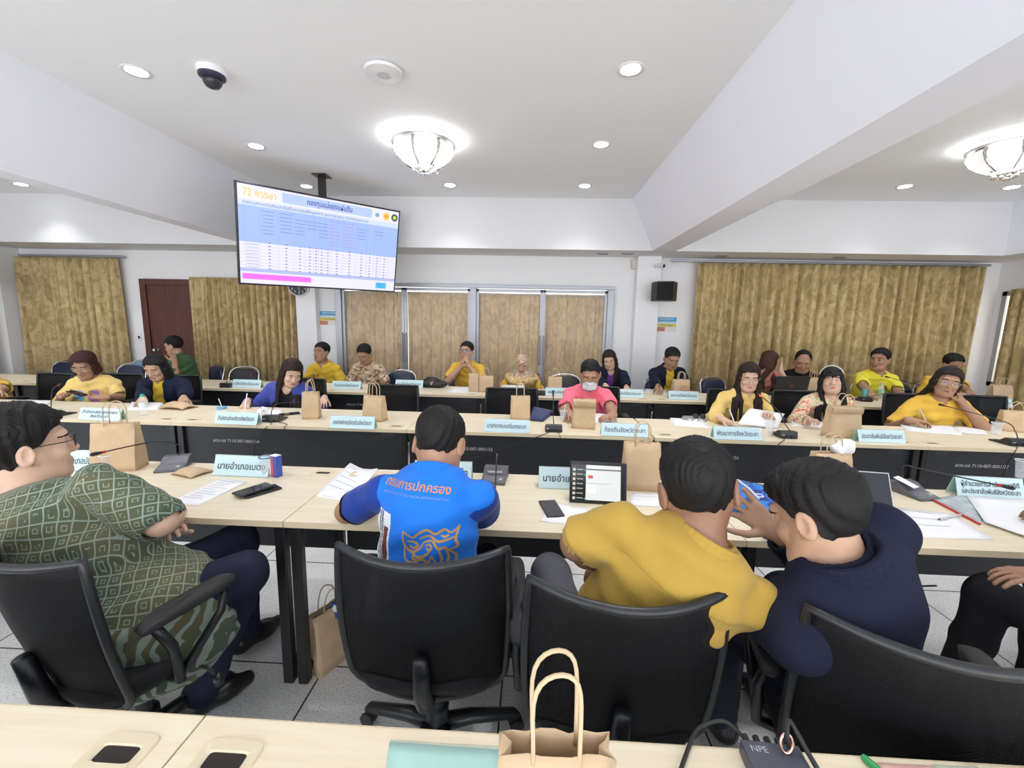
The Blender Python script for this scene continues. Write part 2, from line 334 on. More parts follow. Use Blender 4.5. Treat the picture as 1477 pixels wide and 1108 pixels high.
# ------------------------------------------------------------------ implicit surfaces for bodies, hair and clothes
V = lambda *a: np.array(a, float)
def nrm(v): v = np.asarray(v, float); return v/max(np.linalg.norm(v), 1e-9)
class SDF:
    def __init__(s, lo, hi, res):
        s.res = res; s.lo = np.asarray(lo, float); s.n = np.ceil((np.asarray(hi)-s.lo)/res).astype(int)+1
        s.D = np.full(s.n, 1., np.float32)
    def win(s, lo, hi):
        a = np.clip(np.floor((np.asarray(lo)-s.lo)/s.res).astype(int), 0, s.n); b = np.clip(np.ceil((np.asarray(hi)-s.lo)/s.res).astype(int)+1, 0, s.n)
        sl = tuple(slice(p, q) for p, q in zip(a, b))
        ax = [(s.lo[i]+s.res*np.arange(a[i], b[i])).astype(np.float32) for i in range(3)]
        return sl, ax[0][:, None, None], ax[1][None, :, None], ax[2][None, None, :]
    def put(s, sl, d, k, op):
        o = s.D[sl]
        if op == 'sub':
            d = -d; h = np.maximum(k-np.abs(o-d), 0)/max(k, 1e-6); s.D[sl] = np.maximum(o, d)+h*h*k*.25
        else:
            h = np.maximum(k-np.abs(o-d), 0)/max(k, 1e-6); s.D[sl] = np.minimum(o, d)-h*h*k*.25
    def cone(s, a, b, ra, rb=None, k=.02, op='add', cap=None, flat=None):
        a = np.asarray(a, float); b = np.asarray(b, float); rb = ra if rb is None else rb; m = max(ra, rb)+k+2*s.res
        sl, X, Y, Z = s.win(np.minimum(a, b)-m, np.maximum(a, b)+m)
        if 0 in s.D[sl].shape: return s
        e = b-a; L2 = max(e@e, 1e-9)
        t = np.clip(((X-a[0])*e[0]+(Y-a[1])*e[1]+(Z-a[2])*e[2])/L2, 0, 1)
        x, y, z = X-a[0]-t*e[0], Y-a[1]-t*e[1], Z-a[2]-t*e[2]; d2 = x*x+y*y+z*z
        if flat is not None:                       # (axis, factor): squash along an axis
            q = x*flat[0][0]+y*flat[0][1]+z*flat[0][2]; d2 = d2+q*q*(flat[1]**2-1)
        d = np.sqrt(d2)-(ra+t*(rb-ra))
        if cap is not None:
            for c, nn in cap: d = np.maximum(d, (X-c[0])*nn[0]+(Y-c[1])*nn[1]+(Z-c[2])*nn[2])
        s.put(sl, d, k, op); return s
    def ell(s, c, r, R=None, k=.02, op='add', cap=None):
        c = np.asarray(c, float); r = np.asarray(r, float); m = r.max()+k+2*s.res
        sl, X, Y, Z = s.win(c-m, c+m)
        if 0 in s.D[sl].shape: return s
        s.put(sl, ell_d(X, Y, Z, c, r, R), k, op); return s
    def noise(s, amp, dirs):
        sl, X, Y, Z = s.win(s.lo, s.lo+s.n*s.res)
        for d, f, p in dirs: s.D += (amp*np.sin(f*(X*d[0]+Y*d[1]+Z*d[2])+p+2.2*np.sin(7*(X*d[1]+Y*d[2]+Z*d[0])+p))).astype(np.float32)
        return s
    def cutplane(s, c, n):
        sl, X, Y, Z = s.win(s.lo, s.lo+s.n*s.res); n = nrm(n)
        s.D = np.maximum(s.D, ((X-c[0])*n[0]+(Y-c[1])*n[1]+(Z-c[2])*n[2])).astype(np.float32); return s
    def patch(s, lo, hi, off, fn):                 # the shell of the surface inside a region
        sl, X, Y, Z = s.win(lo, hi); q = SDF(lo, lo, s.res)
        q.lo = np.array([X.flat[0], Y.flat[0], Z.flat[0]], float); q.D = np.maximum(s.D[sl]-off, fn(X, Y, Z)).astype(np.float32); q.n = np.array(q.D.shape); return q
    def mesh(s, name, m, parent, org):
        D = s.D.copy()
        for ax in range(3):
            sl = [slice(None)]*3
            for e in (0, -1): sl[ax] = e; D[tuple(sl)] = np.maximum(D[tuple(sl)], .01)
        neg = D < 0; nx, ny, nz = D.shape
        cn = np.zeros((nx-1, ny-1, nz-1), np.int8)
        for i in (0, 1):
            for j in (0, 1):
                for l in (0, 1): cn += neg[i:nx-1+i, j:ny-1+j, l:nz-1+l]
        ci = np.argwhere((cn > 0) & (cn < 8))
        if not len(ci): return None
        idx = -np.ones(cn.shape, np.int64); idx[tuple(ci.T)] = np.arange(len(ci))
        acc = np.zeros((len(ci), 3)); cnt = np.zeros(len(ci))
        cor = [(i, j, l) for i in (0, 1) for j in (0, 1) for l in (0, 1)]
        val = {c: D[ci[:, 0]+c[0], ci[:, 1]+c[1], ci[:, 2]+c[2]].astype(float) for c in cor}
        for c in cor:
            for ax in range(3):
                if c[ax] == 0:
                    e = list(c); e[ax] = 1; va, vb = val[c], val[tuple(e)]; msk = (va < 0) != (vb < 0)
                    t = np.where(msk, va/np.where(msk, va-vb, 1), 0); p = np.tile(np.array(c, float), (len(ci), 1)); p[:, ax] = t
                    acc += p*msk[:, None]; cnt += msk
        vs = (ci+acc/cnt[:, None])*s.res+s.lo-np.asarray(org)
        qs = []
        for ax in range(3):
            u, v = (ax+1) % 3, (ax+2) % 3
            a = [slice(None)]*3; b = [slice(None)]*3; a[ax] = slice(0, -1); b[ax] = slice(1, None)
            A, B = neg[tuple(a)], neg[tuple(b)]; e = np.argwhere(A != B)
            e = e[(e[:, u] > 0) & (e[:, v] > 0) & (e[:, u] < D.shape[u]-1) & (e[:, v] < D.shape[v]-1)]
            if not len(e): continue
            q = []
            for du, dv in ((1, 1), (0, 1), (0, 0), (1, 0)):
                c = e.copy(); c[:, u] -= du; c[:, v] -= dv; q.append(idx[tuple(c.T)])
            q = np.stack(q, 1); fl = ~A[tuple(e.T)]; q[fl] = q[fl][:, ::-1]; qs.append(q)
        F = np.concatenate(qs); F = F[(F >= 0).all(1)]
        me = bpy.data.meshes.new(name); me.vertices.add(len(vs)); me.vertices.foreach_set('co', vs.ravel())
        me.loops.add(len(F)*4); me.loops.foreach_set('vertex_index', F.ravel().astype(np.int32))
        me.polygons.add(len(F)); me.polygons.foreach_set('loop_start', np.arange(0, len(F)*4, 4, dtype=np.int32)); me.polygons.foreach_set('use_smooth', np.ones(len(F), bool))
        me.update(calc_edges=True); me.materials.append(m)
        o = bpy.data.objects.new(name, me); COL.objects.link(o); o.parent = parent; return o
def ell_d(X, Y, Z, c, r, R=None):
    x, y, z = X-c[0], Y-c[1], Z-c[2]
    if R is not None: x, y, z = (R[0, i]*x+R[1, i]*y+R[2, i]*z for i in range(3))    # columns of R are the local axes
    k0 = np.sqrt((x/r[0])**2+(y/r[1])**2+(z/r[2])**2); k1 = np.sqrt((x/r[0]**2)**2+(y/r[1]**2)**2+(z/r[2]**2)**2)
    return k0*(k0-1)/np.maximum(k1, 1e-6)
def rot(axis, a):
    axis = nrm(axis); K = np.array([[0, -axis[2], axis[1]], [axis[2], 0, -axis[0]], [-axis[1], axis[0], 0]])
    return np.eye(3)+math.sin(a)*K+(1-math.cos(a))*(K@K)

# ------------------------------------------------------------------ people
def skin_mat(name, c):
    m = mat(name, c, .5, bump=.06, bscale=160, noise=.06, nscale=25); b = m.node_tree.nodes['Principled BSDF']
    b.inputs['Subsurface Weight'].default_value = .0; return m
SK = {'light': skin_mat('skin_light', (.62, .40, .29)), 'mid': skin_mat('skin_mid', (.50, .30, .195)), 'tan': skin_mat('skin_tan', (.40, .22, .135)), 'dark': skin_mat('skin_dark', (.29, .15, .09))}
def cloth(name, c, **kw):
    a = dict(rough=.9, bump=.35, bscale=14, sheen=.12 if max(c) > .1 else 0, spec=.15); a.update(kw); return mat(name, c, **a)
def hair_mat(name, c):
    m = mat(name, c, .55, bump=.16, bscale=260, spec=.22); return m
HAIR = hair_mat('black_hair', (.011, .010, .010)); HBROWN = hair_mat('brown_hair', (.060, .028, .018)); HMAR = hair_mat('maroon_hair', (.045, .014, .014)); HDARK = hair_mat('dark_brown_hair', (.020, .012, .010))
EYEW = mat('eye_white', (.75, .73, .70), .25); IRIS = mat('dark_iris', (.02, .012, .008), .15)
LIP = {'light': mat('lips_rose', (.52, .17, .14), .4), 'mid': mat('lips_mid', (.36, .15, .11), .45), 'tan': mat('lips_tan', (.25, .10, .075), .45), 'dark': mat('lips_dark', (.19, .075, .055), .45)}
LENS = mat('spectacle_lens', (.9, .92, .95), .03, alpha=.14)
JEANS = cloth('dark_trousers', (.016, .018, .030)); NAVYT = cloth('navy_trousers', (.020, .022, .045)); GREYT = cloth('grey_trousers', (.10, .10, .115)); SHOE = mat('black_shoe', (.012, .012, .012), .35)

def person(label, base, face, head, hyaw=0., hpitch=0., hroll=0., s=1., skin='mid', sh=.165, fat=1., hair=('short', HAIR), arms=None,
           shirt=None, sleeve='short', jacket=None, collar=True, trousers=JEANS, res=.0055, pelvis=.53, twist=0., legs=None, mask=None,
           glasses=None, hres=None, lips=True, shoulder_drop=.068, vneck=False, colmat=None, female=False, wrinkle=.0035, knees=None, hem=None, lean_sh=0., untuck=0., sleepy=.2, slv=.74, nkl=.158):
    """base: floor point under the pelvis, face: compass angle the trunk looks to (0 = away from the camera), head: point between the ears"""
    T = lambda a: math.radians(a)
    fa = T(face)
    if base is None or len(base) == 1: base = (head[0]-math.sin(fa)*.17+(base[0] if base else 0), head[1]-math.cos(fa)*.17)
    head = np.asarray(head, float); F0 = V(math.sin(fa), math.cos(fa), 0); R0 = V(F0[1], -F0[0], 0); U = V(0, 0, 1)
    org = V(base[0], base[1], 0); P0 = V(base[0], base[1], pelvis); H = np.asarray(head, float)
    root = thing('person', label, 'person', org)
    # head frame
    ha = fa+T(hyaw); hf = V(math.sin(ha), math.cos(ha), 0); hr = V(hf[1], -hf[0], 0)
    A = rot(hr, -T(hpitch)); hf = A@hf; hu = A@U; B = rot(hf, T(hroll)); hr = B@hr; hu = B@hu
    HR = np.stack([hr, hf, hu], 1); q = s*(.94 if female else 1.)
    hp = lambda x, y, z: H+HR@(V(x, y, z)*q)
    # spine: pelvis -> neck base; the neck base lies under and a little behind the head
    nb = H-hu*nkl*q-hf*.030*q; nb = nb*.75+(H-U*(nkl+.004)*q)*.25
    sp = nrm(nb-P0); tw = fa+T(twist); F1 = V(math.sin(tw), math.cos(tw), 0); F1 = nrm(F1-sp*(F1@sp)); R1 = np.cross(F1, sp)
    L = np.linalg.norm(nb-P0); SR = np.stack([R1, F1, sp], 1)
    bend = -F1*.035*L/.5
    mid = P0+sp*L*.36+bend*.8; chest = P0+sp*L*.68+bend
    Rl = nrm(R1+U*math.tan(T(lean_sh))) if lean_sh else R1
    shp = {sd: nb-sp*shoulder_drop*s+Rl*sg*sh*s-F1*.012 for sd, sg in (('R', 1), ('L', -1))}
    ua, fo = .275*s, .245*s
    arms = arms or {}
    J = {}
    for sd, sg in (('R', 1), ('L', -1)):
        a = arms.get(sd, {}); S = shp[sd]
        wpt = np.asarray(a['w'], float) if 'w' in a else P0+F0*.34+R0*sg*.17+U*.12
        pole = np.asarray(a.get('pole', tuple(R0*sg*.8-U*1.2-F0*.3)), float)
        d = wpt-S; dl = np.linalg.norm(d); mx = (ua+fo)*.995
        if dl > mx: wpt = S+d/dl*mx; d = wpt-S; dl = mx
        ca = (ua*ua+dl*dl-fo*fo)/(2*ua*dl); ca = min(1, max(-1, ca)); dn = d/dl
        pl = nrm(pole-dn*(pole@dn)); E = S+dn*ua*ca+pl*ua*math.sqrt(max(0, 1-ca*ca))
        if 'e' in a: E = np.asarray(a['e'], float)
        fd = nrm(np.asarray(a['dir'], float)) if 'dir' in a else nrm(nrm(wpt-E)+V(0, 0, -.1))
        pn = np.asarray(a.get('palm', (0, 0, -1)), float); pn = nrm(pn-fd*(pn@fd))
        J[sd] = (S, E, wpt, fd, pn, a.get('curl', .5), a.get('spread', .12), a.get('thumb', .5))
    pts = [P0, nb, H]+[x for j in J.values() for x in (j[0], j[1], j[2], j[2]+j[3]*.2)]
    lo = np.min(pts, 0)-.21; hi = np.max(pts, 0)+.21; lo[2] = max(lo[2], P0[2]-.20)
    def torso(g, i, k=.05, neck=True):
        f = fat
        g.ell(P0+U*.02, V(.165*(.5+.5*f)+i, .125*f+i, .13+i)*s, np.stack([R0, F0, U], 1), k)
        g.ell(mid+F1*.012*(f-1)*8, V(.150*f+i, .108*f+i, .155+i)*s, SR, k)
        g.ell(chest, V(.160*(.6+.4*f)+i, .108*(.6+.4*f)+i, .185*L/.5+i)*s, SR, k)
        if female: 
            for sg in (1, -1): g.ell(chest+F1*.085*s+R1*sg*.07*s+sp*.0, V(.055+i, .05+i, .06+i)*s, SR, .04)
        for sd in 'RL': g.cone(nb-sp*.055*s-F1*.01, J[sd][0]-U*.006, (.058+i)*s, (.043+i)*s, k)
        g.cone(nb-sp*.03*s, J['R'][0]*.45+J['L'][0]*.05+nb*.5, (.046+i)*s, (.042+i)*s, k); g.cone(nb-sp*.03*s, J['L'][0]*.45+J['R'][0]*.05+nb*.5, (.046+i)*s, (.042+i)*s, k)
    lid = .004+.010*sleepy
    def headsdf(g, ears=True, face=True):
        g.ell(hp(0, -.014, .034), V(.0765, .094, .088)*q, HR, .02)
        fw = .90 if female else 1.
        g.ell(hp(0, .022, -.036), V(.064*fw, .070, .098)*q, HR, .03)
        g.cone(hp(-.030*fw**3, .052, -.095), hp(.030*fw**3, .052, -.095), .030*q*fw, None, .03)
        g.ell(hp(0, .073, -.103), V(.022, .018, .018)*q, HR, .025)
        for sg in (1, -1):
            g.cone(hp(sg*.058, .005, -.030), hp(sg*.043*fw**2, .045, -.090), .026*q*fw, .022*q*fw, .03)
            g.ell(hp(sg*.040, .062, -.030), V(.026, .026, .024)*q, HR, .02)
        if face:
            g.cone(hp(-.040, .078, .030), hp(.040, .078, .030), .014*q, None, .02)
            for sg in (1, -1):
                g.ell(hp(sg*.032, .098, .004), V(.018, .015, .011)*q, HR, .012, op='sub')
                for x0, x1 in ((.020, .032), (.032, .044)):
                    for zz in np.arange(.0085, .0085-lid-.001, -.004): g.cone(hp(sg*x0, .0818, zz), hp(sg*x1, .0818-.004*(x1 > .04), zz), .0050*q, None, .004)
                g.cone(hp(sg*.022, .0805, -.0085), hp(sg*.042, .0785, -.0075), .0045*q, None, .005)
            g.cone(hp(0, .088, .012), hp(0, .104, -.028), .0075*q, .0110*q, .010); g.ell(hp(0, .108, -.034), V(.0125, .012, .010)*q, HR, .008)
            for sg in (1, -1): g.ell(hp(sg*.013, .099, -.037), V(.009, .011, .008)*q, HR, .006)
            g.cone(hp(-.018, .0835, -.064), hp(.018, .0835, -.064), .0095*q, None, .008); g.cone(hp(-.013, .083, -.076), hp(.013, .083, -.076), .0095*q, None, .008)
            g.cone(hp(-.022, .098, -.0705), hp(.022, .098, -.0705), .0030*q, None, .004, op='sub')
        if ears:
            for sg in (1, -1):
                e = np.stack([nrm(HR@V(1, sg*-.45, 0)), nrm(HR@V(sg*.45, 1, -.12)), nrm(HR@V(0, .12, 1))], 1)
                g.ell(hp(sg*.088, -.016, -.010), V(.0095, .021, .035)*q, e, .010); g.cone(hp(sg*.070, -.004, -.008), hp(sg*.084, -.012, -.010), .016*q, .012*q, .008); g.ell(hp(sg*.097, -.012, -.006), V(.006, .012, .021)*q, e, .006, op='sub')
                g.ell(hp(sg*.080, .0, -.034), V(.008, .009, .011)*q, e, .006)
    def arm(g, sd, i, k=.02):
        S, E, W_, fd, pn, cu, spd, th = J[sd]; t = s*(.85+.15*fat)*(.93 if female else 1)
        g.cone(S, S+(E-S)*.55, (.048+i)*t, (.045+i)*t, k); g.cone(S+(E-S)*.5, E, (.047+i)*t, (.039+i)*t, k)
        m = E+(W_-E)*.35; g.cone(E, m, (.041+i)*t, (.041+i)*t, k); g.cone(m, W_, (.040+i)*t, (.027+i)*t, k)
    def hand(g, sd):
        S, E, W_, fd, pn, cu, spd, th = J[sd]; z = s*(.93 if female else 1.); sx = np.cross(fd, pn); sg = 1 if sd == 'R' else -1
        tb = -sx*sg if (np.cross(fd, -pn)@sx) > 0 else sx*sg    # thumb side
        tb = np.cross(pn, fd)*(-1 if sd == 'R' else 1)*-1
        bk = -pn
        for w in (-.026, -.009, .009, .026): g.cone(W_+fd*.012*z+tb*w*.6*z, W_+fd*.085*z+tb*w*1.05*z, .0155*z, .0125*z, .012)
        g.cone(W_-fd*.02, W_+fd*.02*z, .025*z, .024*z, .02)
        for n_, (w, l) in enumerate(((.030, .072), (.010, .080), (-.010, .074), (-.029, .058))):
            a = W_+fd*.085*z+tb*w*z+bk*.002; d = nrm(fd+tb*(w/.03)*spd); ax = np.cross(d, pn); c = cu*(1+.12*n_)
            for j, (fr, r0) in enumerate(((.45, .0090), (.30, .0082), (.25, .0074))):
                d = rot(ax, (.45 if j == 0 else .85)*c)@d; b = a+d*l*fr*z; g.cone(a, b, r0*z, (r0-.0007)*z, .003 if j else .006); a = b
        a = W_+fd*.028*z+tb*.026*z+pn*.006; d = nrm(fd*.62+tb*.75*(1-.5*th)+pn*(.25+.5*th))
        b = a+d*.042*z; g.cone(a, b, .0135*z, .0105*z, .012); d2 = nrm(d+fd*.55-tb*.35*th); c = b+d2*.030*z; g.cone(b, c, .0100*z, .0090*z, .004); g.cone(c, c+nrm(d2+fd*.2)*.022*z, .0088*z, .0075*z, .003)
    # the body: one surface from pelvis to fingertips
    g = SDF(lo, hi, res); torso(g, -.006); g.cone(nb-sp*.03-F1*.0, hp(0, -.018, -.055), .060*s*(.85+.15*fat)*(.88 if female else 1), .053*s*(.85 if female else 1), .03); headsdf(g)
    for sd in 'RL': arm(g, sd, -.0 if sleeve != 'long' and not jacket else -.006); hand(g, sd)
    body = g.mesh('body', SK[skin], root, org)
    # head in finer cells for hair, lips, brows
    hr_ = hres or .0045
    hg = SDF(H-.17, H+.17, hr_); headsdf(hg, ears=False)
    loc = lambda X, Y, Z: tuple((HR[0, i]*(X-H[0])+HR[1, i]*(Y-H[1])+HR[2, i]*(Z-H[2]))/q for i in range(3))
    if lips:
        lg = hg.patch(hp(0, .09, -.07)-.05, hp(0, .09, -.07)+.05, .0022, lambda X, Y, Z: ell_d(*loc(X, Y, Z), V(0, .094, -.0702), V(.022, .022, .0105))); lg.mesh('lips', LIP[skin], root, org)
        for sg in (1, -1):
            c = hp(sg*.033, .09, .026)
            def fb(X, Y, Z):
                x, y, z = loc(X, Y, Z); return np.maximum(np.maximum(np.abs(z-(.027-18*(x-sg*.034)**2))-.0042, np.abs(x-sg*.034)-.019), .04-y)
            hg.patch(c-.04, c+.04, .0028, fb).mesh('eyebrow', HAIR, root, org)
            m = MB(); M3 = Matrix([list(r) for r in HR]); cc = Vector(hp(sg*.031, .0755, .0025)-org)
            m.lathe([(.0003, -.0118), (.006, -.0102), (.0104, -.0056), (.0118, 0), (.0104, .0056), (.0072, .0094)], 14, cc, M3@Matrix.Rotation(-PI/2-.25, 3, 'X'), cap=False)
            m.mi = 1; m.lathe([(.0072, .0094), (.0062, .0110), (.003, .0123), (.0003, .0126)], 14, cc, M3@Matrix.Rotation(-PI/2-.25, 3, 'X'), cap=False)
            m.build('eye', [EYEW, IRIS], root, smooth=True)
    # hair
    kind, hm = hair[0], hair[1]; opt = hair[2] if len(hair) > 2 else {}
    th_ = opt.get('t', .012)
    if kind != 'none':
        ys = [-.12, -.09, -.045, -.02, .0, .018, .04, .062, .09]
        zs = {'short': [-.088, -.084, -.046, .004, .012, .012, .050, .068, .088], 'bald': [-.05, -.05, -.030, -.01, .002, .022, .085, .12, .14], 'full': [-.118, -.112, -.066, -.002, .006, .010, .046, .062, .078], 'fringe': [-.10]*6+[.0, .030, .036]}[
            'fringe' if kind in ('fringe',) else 'bald' if kind == 'bald' else 'short' if kind == 'short' else 'full']
        sd_ = opt.get('seed', 1)
        def hreg(X, Y, Z):
            x, y, z = loc(X, Y, Z); zl = np.interp(y, ys, zs)
            if kind == 'bald': zl = np.where((np.abs(x) < .045) & (y > -.02), zl+.05, zl)
            wob = .003*np.sin(90*x+60*y+sd_)+.0025*np.sin(140*y-110*x+sd_*2)
            return np.maximum((zl-z+wob)*.9*q, 0*x-1)
        sl, X, Y, Z = hg.win(hg.lo, hg.lo+hg.n*hg.res); x, y, z = loc(X, Y, Z)
        D0 = hg.D.copy(); top = np.clip((z-.0)/.08, 0, 1)
        st = .0022*np.sin(150*x+40*np.sin(30*y+sd_))*top+.0016*np.sin(210*y+90*x+sd_)
        hg.D = (D0-(th_*(.35+.65*top)+opt.get('quiff', 0)*np.clip((y-.02)/.06, 0, 1)*np.clip((z-.06)/.05, 0, 1)+st)*q).astype(np.float32)
        hh = SDF(hg.lo, hg.lo+.01, hr_); hh.D = np.maximum(hg.D, hreg(X, Y, Z)).astype(np.float32); hh.n = np.array(hh.D.shape)
        if kind in ('long', 'bob', 'fringe'):
            ln = opt.get('len', .30 if kind != 'bob' else .13); lo2 = np.minimum(hg.lo, H-V(.2, .2, ln+.2)); hi2 = hg.lo+hg.n*hr_
            off = np.round((hg.lo-lo2)/hr_).astype(int); big = SDF(hg.lo-off*hr_, hi2-hr_*.5, hr_); a = off
            big.D[a[0]:a[0]+hh.n[0], a[1]:a[1]+hh.n[1], a[2]:a[2]+hh.n[2]] = hh.D[:big.D.shape[0]-a[0], :big.D.shape[1]-a[1], :big.D.shape[2]-a[2]]; hh = big
            rnd = np.random.RandomState(opt.get('seed', 3)); fr = opt.get('front', .035)
            for k in range(30):
                ph = -PI*.88+2*PI*.88*k/29; cx, cy = math.sin(ph), -math.cos(ph)           # 0 = back of the head
                y0 = -.014+.085*cy; x0 = .080*cx
                if y0 > fr: continue
                a0 = hp(x0*.93, y0*.95, .055); a1 = hp(x0*1.06, y0, -.02); w = rnd.rand(); r = .017*q; sx_ = 1 if cx > 0 else -1
                jit = V(*(rnd.rand(3)-.5))*.016
                if cy > opt.get('split', -.45) and kind != 'bob':
                    endp = hp(x0*1.10, y0*.9, -.085); m2 = nb+R1*sx_*(.058+.055*w)*s+F1*(.080+.03*max(0, cy)-.03*w)*s-sp*.055*s+jit; bot = m2+F1*(.03+.01*w)*s-U*ln*(.45+.3*w)+R1*sx_*.02*w
                elif kind == 'bob': endp = hp(x0*1.12, y0, -.06); m2 = hp(x0*1.15, y0*.95, -.06-ln*.4); bot = hp(x0*1.08, y0*.9+.006, -.06-ln*(.62+.1*w))
                else: endp = hp(x0*1.05, y0*.95, -.07); m2 = nb-F1*.085*s+R1*cx*.10*s-sp*.03*s+jit; bot = m2-F1*.045*s-U*ln*(.6+.35*w)
                for p, e_, ra, rb in ((a0, a1, r, r*1.1), (a1, endp, r*1.1, r*1.05), (endp, m2, r*1.05, r*.95), (m2, bot, r*.95, r*.45)): hh.cone(p, e_, ra, rb, .012)
            if kind == 'fringe':
                for k in range(11):
                    x0 = -.062+.0124*k; hh.cone(hp(x0*.8, .055, .085), hp(x0*.95, .088-abs(x0)*.35, .05), .013*q, .011*q, .008); hh.cone(hp(x0*.95, .088-abs(x0)*.35, .05), hp(x0*1.05, .094-abs(x0)*.55, .022), .011*q, .006*q, .006)
        hh.mesh('hair', hm, root, org); hg.D = D0
    # clothes
    if shirt:
        cuffs = []; g = SDF(lo-.03, hi+.03, res*1.05); torso(g, .006, .055)
        if untuck: g.ell(P0-U*untuck*.5+F0*.03, V(.20*fat, .16*fat, .16+untuck*.5)*s, np.stack([R0, F0, U], 1), .06)
        if legs == 'lap': g.ell(P0+F0*.1, V(.19*fat, .20*fat, .11)*s, np.stack([R0, F0, U], 1), .06)
        for sd in 'RL':
            S, E, W_ = J[sd][:3]; t = s*(.85+.15*fat)*(.93 if female else 1)
            if jacket: continue
            if sleeve == 'short':
                e = S+(E-S)*slv; n_ = nrm(E-S); g.cone(S, e, .058*t, .060*t, .03); g.cone(S+(E-S)*.5, e+n_*.03, .062*t, .068*t, .02, cap=[(e, n_)]); cuffs.append((e-n_*.012, e+n_*.10, .053*t, n_))
            else:
                g.cone(S, S+(E-S)*.6, .058*t, .055*t, .03); g.cone(S+(E-S)*.5, E, .057*t, .053*t, .02); n_ = nrm(W_-E); e = W_-n_*.015; g.cone(E, W_, .054*t, .042*t, .02, cap=[(e, n_)]); g.cone(e-n_*.005, e+n_*.05, .030*t, None, .003, op='sub')
        if wrinkle:
            rs = np.random.RandomState(len(label)); g.noise(wrinkle, [(nrm(F1*.4+sp*.8+R1*(rs.rand()-.5)), 55, rs.rand()*6), (nrm(R1*.7+sp*.5*(rs.rand()-.3)+F1*.2), 47, rs.rand()*6), (nrm(sp+R1*(rs.rand()-.5)*1.5), 83, rs.rand()*6)])
        for a_, b_, r_, n_ in cuffs: g.cone(a_, b_, r_, None, .002, op='sub', cap=[(a_, -n_)])
        nk = nb+sp*.01
        g.cone(nk-sp*.02+F1*.012, nk+sp*.16+F1*.05, .061*s, .08*s, .006, op='sub')
        if vneck: g.cone(nk+F1*.07, nk+F1*.13-sp*.09, .05*s, .012*s, .006, op='sub')
        if collar:
            cg = SDF(nb-.2, nb+.2, res*.8); R_, N_ = .073*s, 26; sec = []
            for j in range(N_+1):
                a = -PI*.93+2*PI*.93*j/N_; cc, ss = math.cos(a), math.sin(a)          # a=0 at the nape
                sec.append((nk+R1*ss*R_*1.02-F1*cc*R_*.92-F1*.002+sp*(.022*cc+.012)*s, R1*ss-F1*cc))
            for (a, da), (b, db) in zip(sec[:-1], sec[1:]):
                for dz, o_, r in ((0, 0, .007), (-.014, .006, .0068), (-.028, .013, .006)): cg.cone(a+sp*dz+da*o_, b+sp*dz+db*o_, r, None, .006)
            cg.mesh('collar', colmat or shirt, root, org)
        if hem is not None: g.cutplane(V(0, 0, hem), -U)
        g.mesh('shirt', shirt, root, org)
    if jacket:
        g = SDF(lo-.05, hi+.05, res*1.1); torso(g, .020, .055)
        for sd in 'RL':
            S, E, W_ = J[sd][:3]; t = s*(.85+.15*fat); g.cone(S+sp*.006, S+(E-S)*.6, .066*t, .063*t, .03); g.cone(S+(E-S)*.5, E, .064*t, .058*t, .02); n_ = nrm(W_-E); e = W_-n_*.02; g.cone(E, W_, .060*t, .047*t, .02, cap=[(e, n_)]); g.cone(e-n_*.005, e+n_*.05, .034*t, None, .003, op='sub')
        rs = np.random.RandomState(len(label)); g.noise(.003, [(nrm(F1*.4+sp*.8+R1*(rs.rand()-.5)), 45, rs.rand()*6), (nrm(R1*.7+sp*.5), 39, rs.rand()*6)])
        nk = nb+sp*.01; g.cone(nk-sp*.03+F1*.012, nk+sp*.16+F1*.05, .068*s, .085*s, .006, op='sub')
        if jacket[1]: w_ = jacket[1]; [g.cone(nk+F1*(.07+dz), chest+F1*(.10+dz)-sp*.06, w_*.75, w_, .01, op='sub') or g.cone(chest+F1*(.10+dz)-sp*.06, P0+F1*(.13+dz)*fat+sp*.05, w_, w_*.9, .01, op='sub') for dz in (.0, .05, .1)]
        cg = SDF(nb-.22, nb+.22, res*.9); R_, N_ = .083*s, 22; sec = []
        for j in range(N_+1):
            a = -PI*.72+2*PI*.72*j/N_; cc, ss = math.cos(a), math.sin(a); sec.append((nk+R1*ss*R_-F1*cc*R_*.92+sp*(.026*cc+.024)*s, R1*ss-F1*cc))
        for (a, da), (b, db) in zip(sec[:-1], sec[1:]):
            for dz, o_ in ((0, 0), (-.016, .008), (-.032, .016)): cg.cone(a+sp*dz+da*o_, b+sp*dz+db*o_, .008, None, .006)
        for sd, sg in (('R', 1), ('L', -1)):
            a = sec[-1][0] if sg == 1 else sec[0][0]; b = chest+F1*.125*s*(.6+.4*fat)+R1*sg*.05*s-sp*.03
            if jacket[1]: cg.cone(a, b, .016, .010, .008)
        cg.mesh('jacket_collar', jacket[0], root, org); g.mesh('jacket', jacket[0], root, org)
    # legs
    if legs != 'none':
        kn = knees or {}
        rt = .010 if res > .005 else .008; tl = {}
        for sd, sg in (('R', 1), ('L', -1)):
            hipj = P0+R0*sg*.09*s-U*.01; K = np.asarray(kn[sd][0], float) if sd in kn else hipj+F0*.41*s+R0*sg*.05+U*(.50-hipj[2]+.03); An = np.asarray(kn[sd][1], float) if sd in kn else V(K[0], K[1], .09)-F0*.06
            tl[sd] = (hipj, K, An)
        pp = [x for t in tl.values() for x in t]; g = SDF(np.min(pp, 0)-.16, np.max(pp, 0)+.16, rt)
        g.ell(P0-U*.02, V(.175, .135, .12)*s*V((.5+.5*fat), fat, 1), np.stack([R0, F0, U], 1), .05)
        for h_, K, An in tl.values(): g.cone(h_, K, .090*s*(.6+.4*fat), .068*s, .05); g.cone(K, K+(An-K)*.4, .066*s, .062*s, .03); e = An-U*.03; g.cone(K+(An-K)*.4, An, .062*s, .056*s, .02); 
